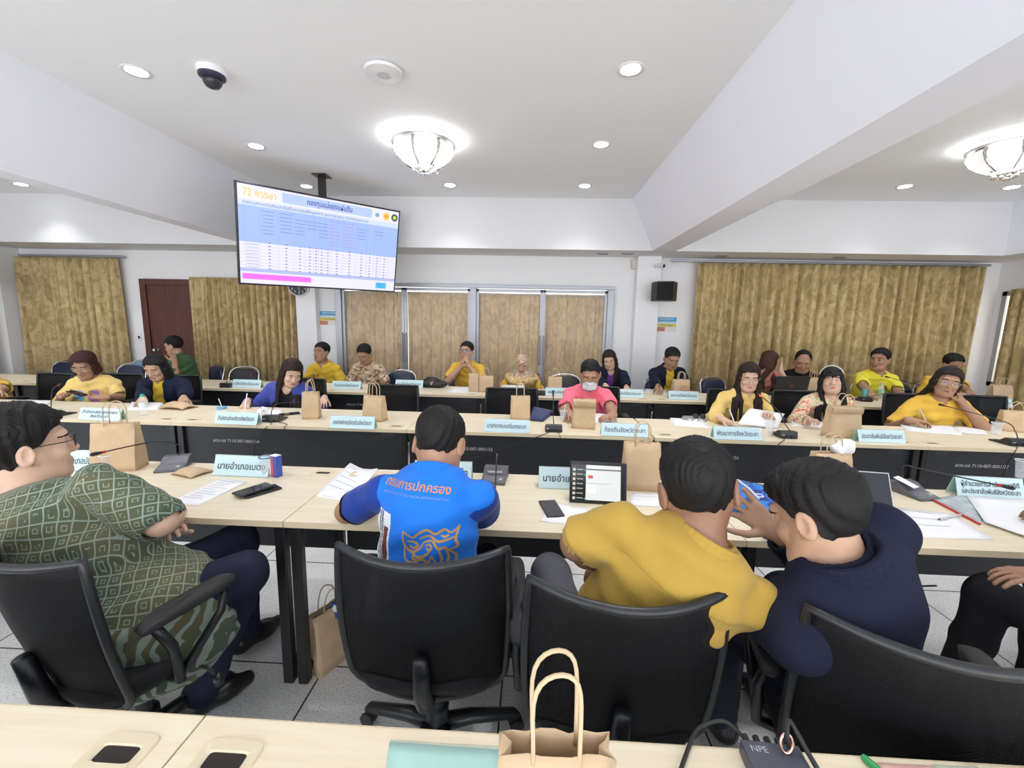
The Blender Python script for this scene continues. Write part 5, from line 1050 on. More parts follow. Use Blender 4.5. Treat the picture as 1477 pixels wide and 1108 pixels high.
def gooseneck(t, loc, pts, ring=True, lit=False, r=.0035):
    P = [Vector(p)-Vector(loc) for p in pts]; Q = []
    for i in range(len(P)-1):
        p0, p1, p2, p3 = P[max(0, i-1)], P[i], P[i+1], P[min(len(P)-1, i+2)]
        for k in range(6): s_ = k/6; Q.append(.5*((2*p1)+(-p0+p2)*s_+(2*p0-5*p1+4*p2-p3)*s_*s_+(-p0+3*p1-3*p2+p3)*s_**3))
    Q.append(P[-1]); g = MB().tube(Q, r, 8).build('gooseneck', PLAST, t, smooth=True); d = (Q[-1]-Q[-3]).normalized(); e = Q[-1]
    MB().tube([e-d*.004, e+d*.012, e+d*.03, e+d*.045, e+d*.052], [.004, .0065, .0095, .0095, .004], 10).build('microphone_head', RUBBER, g, smooth=True)
    if ring: MB().tube([e-d*.006, e+d*.008], .0068, 10).build('light_ring', mat('lit_red_ring', (.7, .02, .02), .3, emit=3., ecol=(1, .03, .03)) if lit else RED, g, smooth='angle')
def mic(loc, rz, neck, label, grey=False, lit=False, back=False, tagw=True):
    t = thing('conference_microphone', label, 'microphone', loc, 0, 'gooseneck conference microphones'); R = Matrix.Rotation(math.radians(rz), 3, 'Z'); m_ = GREYP if grey else PLAST
    sec = [(-.085, 0), (-.085, .010), (-.01, .024), (.03, .052), (.072, .052), (.080, .02), (.080, 0)]     # y,z: low at the user's side
    Rx = R@Matrix(((0, 0, 1), (1, 0, 0), (0, 1, 0))); MB().prism(sec, -.062, .062, Rx).build('base', m_, t, bevel=.004)
    u = MB(); u.add([R@Vector(p) for p in ((-.05, -.075, .0128), (.05, -.075, .0128), (.05, -.02, .0235), (-.05, -.02, .0235))], [(0, 1, 2, 3)]); u.build('key_panel', mat('key_panel_grey', (.16, .16, .18), .4), t)
    MB().box(R@Vector((.035, -.05, .019)), (.014, .014, .004)).build('button', RED if lit else mat('pale_grey', (.6, .6, .62), .5), t)
    if tagw: MB().box(R@Vector((.045, .0807, .028)), (.016, .016, .0016), R).build('sticker', WHITEP, t)
    for x in (-.02, .02): MB().box(R@Vector((x, .083, .018)), (.022, .012, .016), R).build('plug', RUBBER, t)
    gooseneck(t, loc, neck, True, lit); return t
def cable(pts, label, r=.0028, m_=RUBBER):
    P = [Vector(p) for p in pts]; Q = []
    for i in range(len(P)-1):
        p0, p1, p2, p3 = P[max(0, i-1)], P[i], P[i+1], P[min(len(P)-1, i+2)]
        for k in range(6): s_ = k/6; Q.append(.5*((2*p1)+(-p0+p2)*s_+(2*p0-5*p1+4*p2-p3)*s_*s_+(-p0+3*p1-3*p2+p3)*s_**3))
    Q.append(P[-1]); return tag(MB().tube(Q, r, 6).build('cable', m_, smooth=True), label, 'cable')
def sheet_of(px, label, z=.7515, lines=0, name='paper_sheet', m_=PAPER, cat='paper', curl=0.):       # four table corners, near-left first, going round
    c = [onz(x, y) for x, y in px]; o = sum(c, Vector())/4; P = []
    for j in range(7):
        v = j/6; P.append([((c[0]*(1-v)+c[3]*v)*(1-i/6)+(c[1]*(1-v)+c[2]*v)*(i/6)-o+Vector((0, 0, z-.75+curl*max(0, (i/6+v-1.2))**2*4+.0006*math.sin(i*1.7+j)))) for i in range(7)])
    t = thing(name, label, cat, o); MB().sheet(P).build('leaf', m_, t, solid=.0012, smooth=True)
    if lines:
        m = MB(); rnd = random.Random(lines)
        for k in range(lines):
            v = .10+.75*k/lines; e = .55+.35*rnd.random(); a, b = [(c[0]*v+c[3]*(1-v))*(1-u)+(c[1]*v+c[2]*(1-v))*u for u in (.10, e)]; up = (c[3]-c[0])*.006; q = Vector((0, 0, z-.75+.0022))-o; m.add([a-up+q, b-up+q, b+up+q, a+up+q], [(0, 1, 2, 3)])
        m.build('printed_lines', mat('faint_print', (.5, .5, .53), .8), t)
    return t
def phone(loc, rz, label, w=.075, l=.155, tilt=None, case=True):
    t = thing('mobile_phone', label, 'phone', loc, math.radians(rz)); MB().box((0, 0, .005), (w, l, .009)).build('case', PLAST, t, bevel=.004); MB().box((0, 0, .0098), (w-.008, l-.010, .0008)).build('screen', mat('dark_glass', (.015, .016, .022), .06), t)
    if tilt is not None: t.matrix_world = Matrix.Translation(loc)@tilt
    return t
CLEAR = mat('clear_plastic', (.92, .95, .97), .06, alpha=.22); WATER = mat('water', (.9, .95, .97), .03, alpha=.25)
def cup(loc, label, h=.085, r=.033, rim=None, straw=False):
    t = thing('plastic_cup', label, 'cup', loc); MB().lathe([(.001, .001), (r*.72, 0), (r*.74, .004), (r, h), (r+.002, h+.001), (r-.002, h), (r*.70, .006), (.001, .005)], 20, cap=False).build('cup_wall', CLEAR, t, smooth=True); MB().lathe([(r-.001, h-.002), (r+.003, h-.002), (r+.003, h+.002), (r-.001, h+.002)], 20, cap=False).build('rim', rim or mat('milky_rim', (.75, .8, .84), .3), t, smooth=True)
    MB().lathe([(.001, .006), (r*.72, .006), (r*.82, h*.45), (.001, h*.45)], 18, cap=False).build('water', WATER, t)
    if straw: MB().tube([(0, 0, .01), (.015, .01, h+.05)], .003, 6).build('straw', straw if straw is not True else WHITEP, t)
    return t
def bottle(loc, label, h=.17, r=.030, capm=None, label_m=None):
    t = thing('water_bottle', label, 'bottle', loc); MB().lathe([(.001, 0), (r*.9, .002), (r, .01), (r, h*.3), (r*.93, h*.36), (r, h*.42), (r, h*.62), (r*.85, h*.74), (.013, h*.86), (.012, h*.92)], 20).build('bottle_wall', CLEAR, t, smooth=True)
    MB().lathe([(.0145, h*.90), (.0145, h), (.001, h)], 16).build('cap', capm or mat('teal_cap', (.02, .42, .36), .4), t, smooth='angle'); MB().lathe([(r+.0004, h*.40), (r+.0004, h*.60)], 20, cap=False).build('label_band', label_m or mat('pale_label', (.70, .78, .80), .5), t, smooth=True); return t
def pen(a, b, label, m_=WHITEP):
    a, b = Vector(a), Vector(b); t = thing('pen', label, 'pen', a); d = b-a; MB().tube([d*.08, d], .0045, 8).build('barrel', m_, t, smooth='angle'); MB().tube([(0, 0, 0), d*.08], [.001, .004], 8).build('tip', PLAST, t); return t
GB = 'upright kraft paper bags with cord handles'
# second row: the tables in front of the men with their backs to us
name_card(onz(128, 676), .29, 4, ['นายอำเภอบันนังสตา'], 'pale blue name card beside the man in green batik, partly behind a kraft bag'); name_card(onz(353, 684), .29, -1, ['นายอำเภอเบตง'], 'pale blue name card behind the milk carton and the phone'); name_card(onz(640, 692), .29, 0, ['นายอำเภอธารโต'], 'pale blue name card half hidden behind the man in blue polo')
name_card(onz(819, 702), .29, 0, ['นายอำเภอยะหา'], 'pale blue name card partly behind the tablet'); name_card(onz(1420, 716), .30, -3, ['ผู้อำนวยการสำนักงานสถิติ', 'และประชาสัมพันธ์จังหวัดยะลา'], 'pale green and blue name card with two lines, behind the red edged booklet')
paper_bag(onz(174, 676), .20, .11, .245, 14, 'kraft bag on the second row table left of a flat kraft bag', GB, seed=1); paper_bag(onz(922, 704), .175, .09, .235, -3, 'kraft bag standing just right of the tablet', GB, seed=2, hl=.10); b3 = paper_bag(onz(1192, 706), .19, .10, .195, 6, 'kraft bag with white tissue at its mouth, behind the man in navy jacket', GB, seed=3, hl=.09)
flat_bag(onz(278, 683), .15, .12, -18, 'small kraft bag lying flat in front of the grey microphone')
g = SDF(V(-.08, -.08, -.06), V(.08, .08, .08), .005); g.ell(V(0, 0, 0), V(.05, .03, .035), None, .02); g.ell(V(.02, 0, .02), V(.03, .02, .03), None, .02); g.noise(.005, [(nrm(V(1, .4, .7)), 110, 1.), (nrm(V(.2, 1, .5)), 90, 2.)])
p = onz(1192, 706); t = thing('tissue', 'crumpled white tissue stuffed in the mouth of the kraft bag', 'tissue', p+Vector((.055, 0, .215))); g.mesh('folds', PAPER, t, V(0, 0, 0)); t.children[0].location = (0, 0, 0)
def up(px, py, Y): return at(px, py, Y=Y)
q = onz(252, 674); mic(q, 20, [q+Vector((-.01, .045, .05)), up(258, 643, q.y+.05), up(225, 637, q.y-.02), up(150, 652, q.y-.22)], 'grey conference microphone with its neck reaching left over a kraft bag', grey=True)
q = onz(714, 691); mic(q, -4, [q+Vector((.0, .05, .05)), up(717, 655, q.y+.03), up(716, 668, q.y-.12), up(714, 712, q.y-.25)], 'conference microphone right of the man in blue polo, neck bent to the camera', grey=True)
MB().box((0, 0, 0), (.075, .0015, .022), Matrix.Rotation(.42, 3, 'X')).build('paper_strip', PAPER, bpy.data.objects['conference_microphone.001']).location = (0, .0, .034)
q = onz(1316, 713); mic(q, 12, [q+Vector((-.01, .05, .05)), up(1303, 672, q.y+.05), up(1330, 677, q.y-.02), up(1440, 700, q.y-.16)], 'grey conference microphone beside the laptop, neck reaching right over a name card', grey=True)
MB().box((0, 0, 0), (.05, .09, .002), Matrix.Rotation(.5, 3, 'Z')@Matrix.Rotation(.3, 3, 'X')).build('paper_note', PAPER, bpy.data.objects['conference_microphone.002']).location = (-.03, .01, .058)
sheet_of([(240, 727), (286, 730), (356, 696), (320, 690)], 'white printed sheet on the table beside the stacked phones', lines=9)
p = onz(366, 711); phone(p, -28, 'black phone lying on a second one beside the printed sheet'); phone(p+Vector((.03, .01, 0)), -34, 'lower black phone under another phone'); bpy.data.objects['mobile_phone'].location.z += .0105
t = thing('milk_carton', 'small blue and red drink carton by a clear cup', 'carton', onz(399, 687), math.radians(-18)); MB().box((0, 0, .055), (.045, .036, .11)).build('carton', mat('carton_blue', (.05, .09, .42), .4), t, bevel=.002); MB().box((-.006, -.0185, .055), (.018, .001, .10)).build('red_stripe', mat('carton_red', (.55, .10, .10), .4), t); MB().box((-.018, -.0185, .055), (.008, .001, .10)).build('white_stripe', WHITEP, t); MB().box((0, 0, .1105), (.043, .034, .002)).build('carton_top', WHITEP, t)
cup(onz(386, 686), 'clear plastic cup with blue rim left of the drink carton', .10, .034, mat('blue_rim', (.06, .12, .40), .3)); cup(onz(158, 679), 'clear plastic cup with blue straw in front of the kraft bag', .085, .035, None, mat('blue_straw', (.06, .35, .65), .4)); cup(onz(1475, 690), 'clear plastic cup at the right edge beside the two line name card', .10, .04)
sheet_of([(455, 716), (495, 724), (545, 690), (505, 668)], 'white document half under the arm of the man in blue polo', lines=5, curl=.02)
g = SDF(V(-.07, -.05, -.02), V(.07, .05, .05), .005); g.ell(V(0, 0, .012), V(.045, .022, .016), None, .02); g.ell(V(.03, .012, .012), V(.025, .02, .018), None, .02); g.noise(.004, [(nrm(V(1, .4, .7)), 130, 1.), (nrm(V(.2, 1, .5)), 100, 2.)])
t = thing('tissue', 'crumpled white tissue beside the elbow of the man in blue polo', 'tissue', onz(482, 716)); g.mesh('folds', PAPER, t, V(0, 0, 0))
phone(onz(795, 735), 12, 'black phone on a white paper left of the tablet', .078, .16); sheet_of([(778, 752), (835, 760), (850, 735), (800, 726)], 'white paper under the phone left of the tablet', lines=0)
# tablet on its stand
p = onz(862, 727); t = thing('tablet_computer', 'tablet in black case showing a chat list and a white page', 'tablet', p, math.radians(-3)); Rt = Matrix.Rotation(-.30, 3, 'X')
def tb(c, d): return MB().box(Rt@Vector(c), d, Rt)
tb((0, 0, .093), (.255, .014, .185)).build('case', PLAST, t, bevel=.006); MB().sheet([[(-.07, .10, .002), (.07, .10, .002)], [(-.07, .05, .13), (.07, .05, .13)]]).build('kick_stand', PLAST, t, solid=.004)
s_ = tb((.022, -.0078, .093), (.155, .001, .155)).build('screen', mat('tablet_white', (.05, .05, .05), .2, emit=.80*TVE, ecol=(.93, .95, .95)), t); tb((-.088, -.0078, .093), (.066, .001, .155)).build('chat_panel', mat('tablet_dark', (.02, .022, .024), .2, emit=.02*TVE), t)
for k in range(7): tb((-.108, -.0086, .148-.021*k), (.012, .0008, .012)).build('avatar', mat('avatar_pale', (.1, .1, .1), .3, emit=.6*TVE, ecol=(.9, .85, .7)), t); tb((-.082, -.0086, .149-.021*k), (.028, .0008, .004)).build('chat_line', mat('chat_grey', (.1, .1, .1), .3, emit=.5*TVE, ecol=(.75, .75, .75)), t)
for k in (0, 1, 6): tb((-.060, -.0086, .147-.021*k), (.007, .0008, .007)).build('chat_badge', mat('chat_green', (.02, .1, .05), .3, emit=.5*TVE, ecol=(.02, .55, .30)), t)
tb((.022, -.0086, .151), (.155, .0008, .007)).build('page_bar', mat('page_grey', (.1, .1, .1), .3, emit=.3*TVE, ecol=(.4, .42, .42)), t); tb((-.035, -.0086, .118), (.022, .0008, .014)).build('page_picture', mat('page_red', (.1, .02, .02), .3, emit=.6*TVE, ecol=(.85, .16, .10)), t); tb((.0, -.0086, .089), (.11, .0008, .003)).build('page_line', mat('page_teal', (.1, .1, .1), .3, emit=.6*TVE, ecol=(.55, .8, .8)), t); tb((-.03, -.0086, .066), (.04, .0008, .035)).build('page_card', mat('page_white', (.1, .1, .1), .3, emit=1.*TVE, ecol=(1, 1, 1)), t)
sheet_of([(905, 728), (950, 732), (958, 712), (912, 710)], 'white paper between the tablet and the man in mustard polo', lines=3)
# blue pouch, laptop, papers
c = [(1049, 738), (1128, 752), (1138, 714), (1062, 699)]; PB = print_mat('blue_patch_print', (.02, .04, .19), [(.03, .10, .55), (.02, .20, .62)], 9, .44)
t = sheet_of(c, 'blue patterned zip pouch lying before the gesturing man', .752, name='pouch', m_=PB, cat='bag'); t.children[0].modifiers['solid'].thickness = .028; t.children[0].modifiers['solid'].offset = 1; t.children[0].modifiers.new('b', 'BEVEL').width = .008
o = sum((onz(x, y) for x, y in c), Vector())/4; MB().tube([onz(1063, 702)-o+Vector((0, 0, .034)), onz(1080, 716)-o+Vector((0, 0, .036)), onz(1093, 730)-o+Vector((0, 0, .036))], .006, 6).build('zip_pull', mat('pale_tape', (.65, .68, .72), .6), t)
m = MB(); rr = [Vector((.018*math.cos(2*PI*k/20), .018*math.sin(2*PI*k/20), .031)) for k in range(20)]; m.tube(rr, .003, 6, closed=True).build('white_emblem', WHITEP, t)
cable([onz(1105, 748)+Vector((0, 0, .01)), onz(1110, 760)+Vector((0, 0, .006)), Vector(at(1100, 772, Y=1.552)), Vector(at(1118, 779, Y=1.54))], 'blue strap of the pouch hanging over the table edge', .007, mat('blue_strap', (.02, .12, .55), .6))
p = onz(1262, 745); t = thing('laptop', 'slim laptop with dark screen and pale rim, right of the man in navy jacket', 'laptop', p+Vector((0, .06, 0)), math.radians(-8)); Rt = Matrix.Rotation(-.45, 3, 'X'); tb((0, .0, .088), (.24, .008, .175)).build('lid', mat('pale_metal', (.55, .56, .58), .35, .6), t, bevel=.003); tb((0, -.0046, .089), (.228, .001, .163)).build('screen', mat('dark_glass', (.015, .016, .022), .06), t); MB().box((0, -.06, .004), (.24, .12, .008)).build('base', PLAST, t, bevel=.003)
sheet_of([(1300, 775), (1434, 779), (1372, 742), (1296, 732)], 'white sheets with a pen on them right of the man in navy jacket', lines=3)
pen(onz(1352, 752)+Vector((0, 0, .008)), onz(1385, 745)+Vector((0, 0, .008)), 'grey pen lying on the white sheets', mat('pale_grey', (.6, .6, .62), .5))
t = sheet_of([(1346, 722), (1414, 757), (1420, 722), (1378, 716)], 'red edged booklet with grey cover under a white sheet', .752, name='booklet', m_=mat('grey_cover', (.45, .50, .52), .4, noise=.3, nscale=14), cat='book'); t.children[0].modifiers['solid'].thickness = .006; t.children[0].modifiers['solid'].offset = 1
o = sum((onz(x, y) for x, y in [(1346, 722), (1414, 757), (1420, 722), (1378, 716)]), Vector())/4; MB().tube([onz(1345, 722.5)-o+Vector((0, 0, .005)), onz(1413, 758)-o+Vector((0, 0, .005))], .0045, 6).build('red_spine', RED, t)
sheet_of([(1420, 757), (1500, 785), (1530, 735), (1392, 716)], 'large white sheet lying over the booklet at the right edge', .762, curl=.02)
# third row, facing us
for px, py, s_, lab in ((149, 605, ['สำนักงานพระพุทธศาสนา', 'จังหวัดยะลา'], 'pale blue name card in front of the woman holding a phone'), (344, 611, ['สำนักงานศึกษาธิการจังหวัดยะลา'], 'pale blue name card in front of the writing woman in blue cardigan'), (510, 617, ['นายกองค์การบริหารส่วนจังหวัดยะลา'], 'pale blue name card in front of an empty chair, partly before a kraft bag'), (731, 622, ['นายกเทศมนตรีนครยะลา'], 'pale blue name card in front of the navy folder'),
        (900, 628, ['ท้องถิ่นจังหวัดยะลา'], 'pale blue name card right of the folded kraft bag of the masked man'), (1061, 633, ['พัฒนาการจังหวัดยะลา'], 'pale blue name card in front of the speaking woman'), (1267, 637, ['ประชาสัมพันธ์จังหวัดยะลา'], 'pale blue name card right of the floral woman\'s kraft bag')): name_card(onz(px, py), .335, random.uniform(-3, 3), s_, lab, .088)
for px, py, w, h, hl, rz, lab, hn in ((450, 603, .125, .215, .10, 12, 'kraft bag standing by the left arm of the woman in blue cardigan', 1), (541, 606, .17, .20, .10, -14, 'kraft bag before the empty chair, behind a name card', 1), (750, 605, .16, .20, .10, 5, 'kraft bag before the empty chair, left of the navy folder', 1), (841, 617, .175, .225, .0, -4, 'kraft bag with folded top before the masked man', 0), (1212, 630, .235, .235, .09, 4, 'wide kraft bag before the woman in floral blouse', 1), (1462, 622, .20, .17, .07, -20, 'crumpled kraft bag at the right end of the third row', 1)):
    paper_bag(onz(px, py), w, .10, h, rz, lab, GB, bool(hn), .06 if not hn else (.05 if w > .2 else 0), seed=int(px), hl=hl, cord=.0034)
flat_bag(onz(258, 589), .24, .16, -6, 'kraft bag lying flat before the woman with orange badge', .06)
bottle(onz(208, 599), 'clear water bottle with teal cap before the woman in navy jacket')
q = onz(85, 599); mic(q, 182, [q+Vector((0, -.05, .05)), up(74, 580, q.y), up(76, 562, q.y+.05), up(84, 556, q.y+.16)], 'black microphone at the left end of the third row'); q = onz(397, 606); mic(q, 186, [q+Vector((0, -.05, .05)), up(393, 590, q.y-.02), up(402, 582, q.y+.05), up(440, 580, q.y+.25)], 'black microphone before the woman in blue cardigan, neck bent right')
q = onz(798, 620); mic(q, 180, [q+Vector((0, -.05, .05)), up(798, 600, q.y-.03), up(798, 580, q.y+.0), up(798, 572, q.y+.02)], 'black microphone with upright neck before the masked man'); q = onz(1129, 629); mic(q, 180, [q+Vector((.02, -.05, .05)), up(1130, 608, q.y-.02), up(1124, 594, q.y+.10), up(1097, 571, q.y+.36)], 'black microphone glowing red at the mouth of the speaking woman', lit=True)
q = onz(1455, 640); mic(q, 176, [q+Vector((0, -.05, .05)), up(1464, 622, q.y), up(1448, 608, q.y+.1), up(1365, 586, q.y+.42)], 'black microphone at the right end of the third row, long neck bent left')
t = thing('tag_card', 'small white tag leaning on the microphone before the woman in blue cardigan', 'card', onz(381, 605)); MB().box((0, 0, .05), (.05, .004, .10), Matrix.Rotation(.25, 3, 'Y')).build('tag', PAPER, t); MB().box((.002, -.003, .07), (.02, .002, .015), Matrix.Rotation(.25, 3, 'Y')).build('print', mat('faint_print', (.5, .5, .53), .8), t)
t = thing('tag_card', 'small white tag on the microphone at the left end of the third row', 'card', onz(58, 597)); MB().box((0, 0, .05), (.09, .004, .09), Matrix.Rotation(-.12, 3, 'Y')).build('tag', PAPER, t); MB().box((.01, -.003, .06), (.03, .002, .02)).build('print', mat('faint_print', (.5, .5, .53), .8), t)
sheet_of([(22, 590), (60, 592), (75, 578), (38, 577)], 'stack of white papers at the left end of the third row'); sheet_of([(183, 592), (228, 592), (236, 581), (190, 580)], 'white papers behind the water bottle'); sheet_of([(368, 600), (408, 601), (408, 591), (372, 590)], 'paper the woman in blue cardigan writes on'); sheet_of([(700, 618), (708, 619), (720, 605), (700, 604)], 'white paper sticking out behind a name card'); sheet_of([(858, 610), (885, 613), (888, 598), (856, 596)], 'white notebook before the masked man')
sheet_of([(972, 614), (1025, 618), (1012, 605), (966, 603)], 'white papers left of the speaking woman'); sheet_of([(1140, 615), (1187, 618), (1187, 609), (1142, 608)], 'white paper before the woman in floral blouse'); sheet_of([(1308, 622), (1390, 628), (1372, 614), (1298, 613)], 'white papers before the woman resting her cheek'); sheet_of([(1382, 624), (1425, 627), (1415, 616), (1375, 615)], 'second white sheet under the elbow of the woman resting her cheek')
sheet_of([(982, 606), (1020, 609), (1018, 601), (985, 600)], 'grey booklet left of the speaking woman', name='booklet', m_=mat('grey_board', (.30, .31, .34), .5), cat='book')
# the papers the speaking woman holds up
a, b, c, d = [Vector(at(x, y, Y=Y)) for x, y, Y in ((1064, 612, 3.40), (1122, 618, 3.42), (1132, 597, 3.62), (1082, 589, 3.60))]; o = (a+b+c+d)/4; t = thing('paper_sheet', 'tilted white papers held by the speaking woman', 'paper', o); P_ = [[(a*(1-u)+b*u)*(1-v)+(d*(1-u)+c*u)*v-o+Vector((0, 0, .012*math.sin(PI*v))) for u in np.linspace(0, 1, 7)] for v in np.linspace(0, 1, 7)]; MB().sheet(P_).build('leaf', PAPER, t, solid=.002, smooth=True)
c = [(764, 607), (783, 609), (797, 598), (770, 592)]; t = sheet_of(c, 'navy folder lying left of the upright microphone', .752, name='folder', m_=mat('navy_folder', (.03, .045, .14), .5), cat='folder'); t.children[0].modifiers['solid'].thickness = .035; t.children[0].modifiers['solid'].offset = 1
cup(onz(812, 607), 'glass of water with a straw left of the folded kraft bag', .085, .03, None, True); cup(onz(1109, 628), 'clear plastic cup left of the red lit microphone', .09, .032, None, True); cup(onz(1436, 627), 'clear plastic cup left of the crumpled kraft bag', .095, .035)
t = thing('straw_cup', 'low blue lid with a white straw near the edge of the third row', 'cup', onz(320, 590)); MB().lathe([(.035, 0), (.04, .012), (.038, .02), (.001, .022)], 20).build('lid', mat('blue_lid', (.18, .42, .68), .4), t, smooth='angle'); MB().tube([(0, 0, .02), (-.03, .01, .09)], .003, 6).build('straw', WHITEP, t)
phone(onz(418, 598), -50, 'black phone between the microphone and the kraft bag of the woman in blue cardigan')
h = PEOPLE['b1'][1]['J']; p = Vector((h['R'][2]+h['L'][2])/2); phone(p, 0, 'dark phone in the hands of the woman with maroon hair', tilt=Matrix.Translation((-.03, -.02, .03))@Matrix.Rotation(.25, 4, 'Y')@Matrix.Rotation(1.5, 4, 'Z'))
def held_pen(key, sd, lab, m_=WHITEP):
    J = PEOPLE[key][1]['J'][sd]; a = J[2]+J[3]*.10-J[4]*.0; pen(a+V(0, 0, -.03)+J[3]*.02, a+V(0, .03, .10)-J[3]*.03, lab, m_)
held_pen('b3', 'R', 'white pen in the hand of the woman in blue cardigan'); held_pen('b5', 'R', 'white pen in the hand of the speaking woman'); held_pen('b7', 'R', 'clear pen in the hand of the woman resting her cheek', mat('pale_grey', (.6, .6, .62), .5))
t = thing('sunglasses', 'dark sunglasses lying left of the speaking woman', 'glasses', onz(1008, 604)); m = MB()
for sx in (-.03, .03): m.lathe([(.001, 0), (.024, .002), (.026, .006), (.001, .010)], 14, (sx, 0, .02), Matrix.Rotation(1.2, 3, 'X'))
m.tube([(-.055, 0, .03), (-.055, .08, .005)], .003, 6).tube([(.055, 0, .03), (.055, .08, .005)], .003, 6).build('frame', PLAST, t, smooth='angle')
# cables from the microphones over the front edge of the third row
F_ = BN-.012
def edge(px, py): p = onz(px, py); return Vector((p.x, BN+.02, .756))
cable([onz(402, 611)+Vector((0, 0, .01)), edge(408, 616), Vector(at(412, 620, Y=F_)), Vector(at(455, 640, Y=F_+.05)), Vector(at(520, 662, Y=F_+.05)), Vector(at(600, 676, Y=F_+.05)), Vector(at(690, 660, Y=F_+.05)), Vector(at(770, 632, Y=F_)), edge(790, 626), onz(793, 624)+Vector((0, 0, .01))], 'black cable swagged between two microphones along the third row')
cable([onz(387, 611)+Vector((0, 0, .01)), edge(383, 616), Vector(at(378, 622, Y=F_)), Vector(at(368, 640, Y=F_+.06)), Vector(at(360, 690, Y=F_+.06))], 'short black cable hanging left of the microphone of the woman in blue cardigan'); cable([onz(804, 624)+Vector((0, 0, .01)), edge(806, 626), Vector(at(809, 634, Y=F_)), Vector(at(812, 650, Y=F_+.06)), Vector(at(812, 690, Y=F_+.06))], 'short black cable hanging under the upright microphone')
cable([onz(1128, 632)+Vector((0, 0, .01)), edge(1126, 634), Vector(at(1122, 642, Y=F_)), Vector(at(1105, 668, Y=F_+.06)), Vector(at(1090, 700, Y=F_+.06))], 'black cable hanging under the red lit microphone'); cable([onz(1462, 643)+Vector((0, 0, .01)), edge(1463, 646), Vector(at(1462, 655, Y=F_)), Vector(at(1452, 672, Y=F_+.06)), Vector(at(1440, 705, Y=F_+.06))], 'black cable hanging under the rightmost microphone'); cable([onz(78, 603)+Vector((0, 0, .01)), edge(76, 606), Vector(at(70, 614, Y=F_)), Vector(at(66, 625, Y=F_)), Vector(at(85, 650, Y=F_+.06))], 'cable hanging under the leftmost microphone')
# farthest row
for px, py, s_, lab in ((358, 559, 'ปลัดจังหวัดยะลา', 'small pale name card right of the leftmost far microphone'), (501, 561, 'วัฒนธรรมจังหวัดยะลา', 'small pale name card before the man in printed batik'), (591, 559, 'ขนส่งจังหวัดยะลา', 'small pale name card left of the black handbag'), (808, 571, 'แรงงานจังหวัดยะลา', 'small pale name card behind the upright microphone'), (905, 573, 'พาณิชย์จังหวัดยะลา', 'small pale name card before the woman in purple blouse'), (985, 576, 'สหกรณ์จังหวัดยะลา', 'small pale name card before the man in dark blazer'), (1433, 587, 'เกษตรจังหวัดยะลา', 'small pale name card at the right end of the farthest row')): name_card(onz(px, py), .33, 0, [s_], lab, .09)
for px, py, w, h, lab, hl in ((683, 565, .11, .21, 'left of two kraft bags before the man with clasped hands', .0), (701, 565, .17, .185, 'right of two kraft bags before the man with clasped hands', .09), (800, 565, .165, .175, 'kraft bag right of the woman in headscarf', .10), (981, 567, .19, .165, 'kraft bag before the man in dark blazer', .09), (1170, 566, .15, .19, 'pale kraft bag right of the black laptop', .09), (1440, 578, .21, .19, 'kraft bag behind a name card at the right end of the farthest row', .08)): paper_bag(onz(px, py), w, .10, h, random.uniform(-8, 8), lab, GB, hl > 0, seed=int(px), hl=hl, cord=.004)
q = onz(331, 558); mic(q, 180, [q+Vector((0, -.05, .05)), up(330, 545, q.y), up(338, 541, q.y+.05), up(362, 541, q.y+.2)], 'leftmost far microphone, before the empty black chair'); q = onz(781, 569); mic(q, 180, [q+Vector((0, -.05, .05)), up(780, 555, q.y), up(780, 548, q.y+.05), up(778, 543, q.y+.1)], 'far microphone between the headscarfed woman and a kraft bag'); q = onz(556, 561); mic(q, 180, [q+Vector((0, -.05, .05)), up(552, 546, q.y), up(560, 538, q.y+.05), up(571, 533, q.y+.08)], 'far microphone behind the empty chair, its neck showing over the backrest'); q = onz(1243, 578); mic(q, 180, [q+Vector((0, -.05, .05)), up(1325, 558, q.y+.03), up(1310, 552, q.y+.06), up(1284, 545, q.y+.12)], 'far microphone before the man in bright yellow polo')
g = SDF(V(-.22, -.12, -.02), V(.22, .12, .22), .008); g.ell(V(0, 0, .045), V(.17, .06, .055), None, .02); g.ell(V(-.03, 0, .075), V(.10, .05, .045), None, .03); g.cutplane(V(0, 0, 0), V(0, 0, -1)); g.noise(.003, [(nrm(V(1, .4, .7)), 60, 1.)])
t = thing('handbag', 'soft black handbag on the farthest row beside the man with clasped hands', 'bag', onz(625, 559)); g.mesh('bag_body', mat('black_leather', (.018, .016, .015), .4, bump=.2, bscale=90), t, V(0, 0, 0)); MB().tube([(-.10, -.03, .08), (-.05, -.06, .13), (.03, -.06, .13), (.08, -.03, .09)], .007, 8).build('handle', BLACK, t, smooth=True); MB().box((.0, -.075, .07), (.03, .006, .05), Matrix.Rotation(.4, 3, 'Y')).build('buckle', CHROME, t)
p = onz(1138, 572); t = thing('laptop', 'black laptop seen from behind before the balding man', 'laptop', p, PI); Rt = Matrix.Rotation(-.20, 3, 'X'); MB().box(Rt@Vector((0, .0, .125)), (.38, .008, .25), Rt).build('lid', BLACK, t, bevel=.004); MB().box((0, -.13, .009), (.38, .25, .018)).build('base', PLAST, t, bevel=.004); MB().lathe([(.018, -.001), (.018, .001)], 5, Rt@Vector((0, .0048, .13)), Rt@Matrix.Rotation(PI/2, 3, 'X')).build('lid_emblem', mat('dark_red', (.16, .02, .015), .4), t)
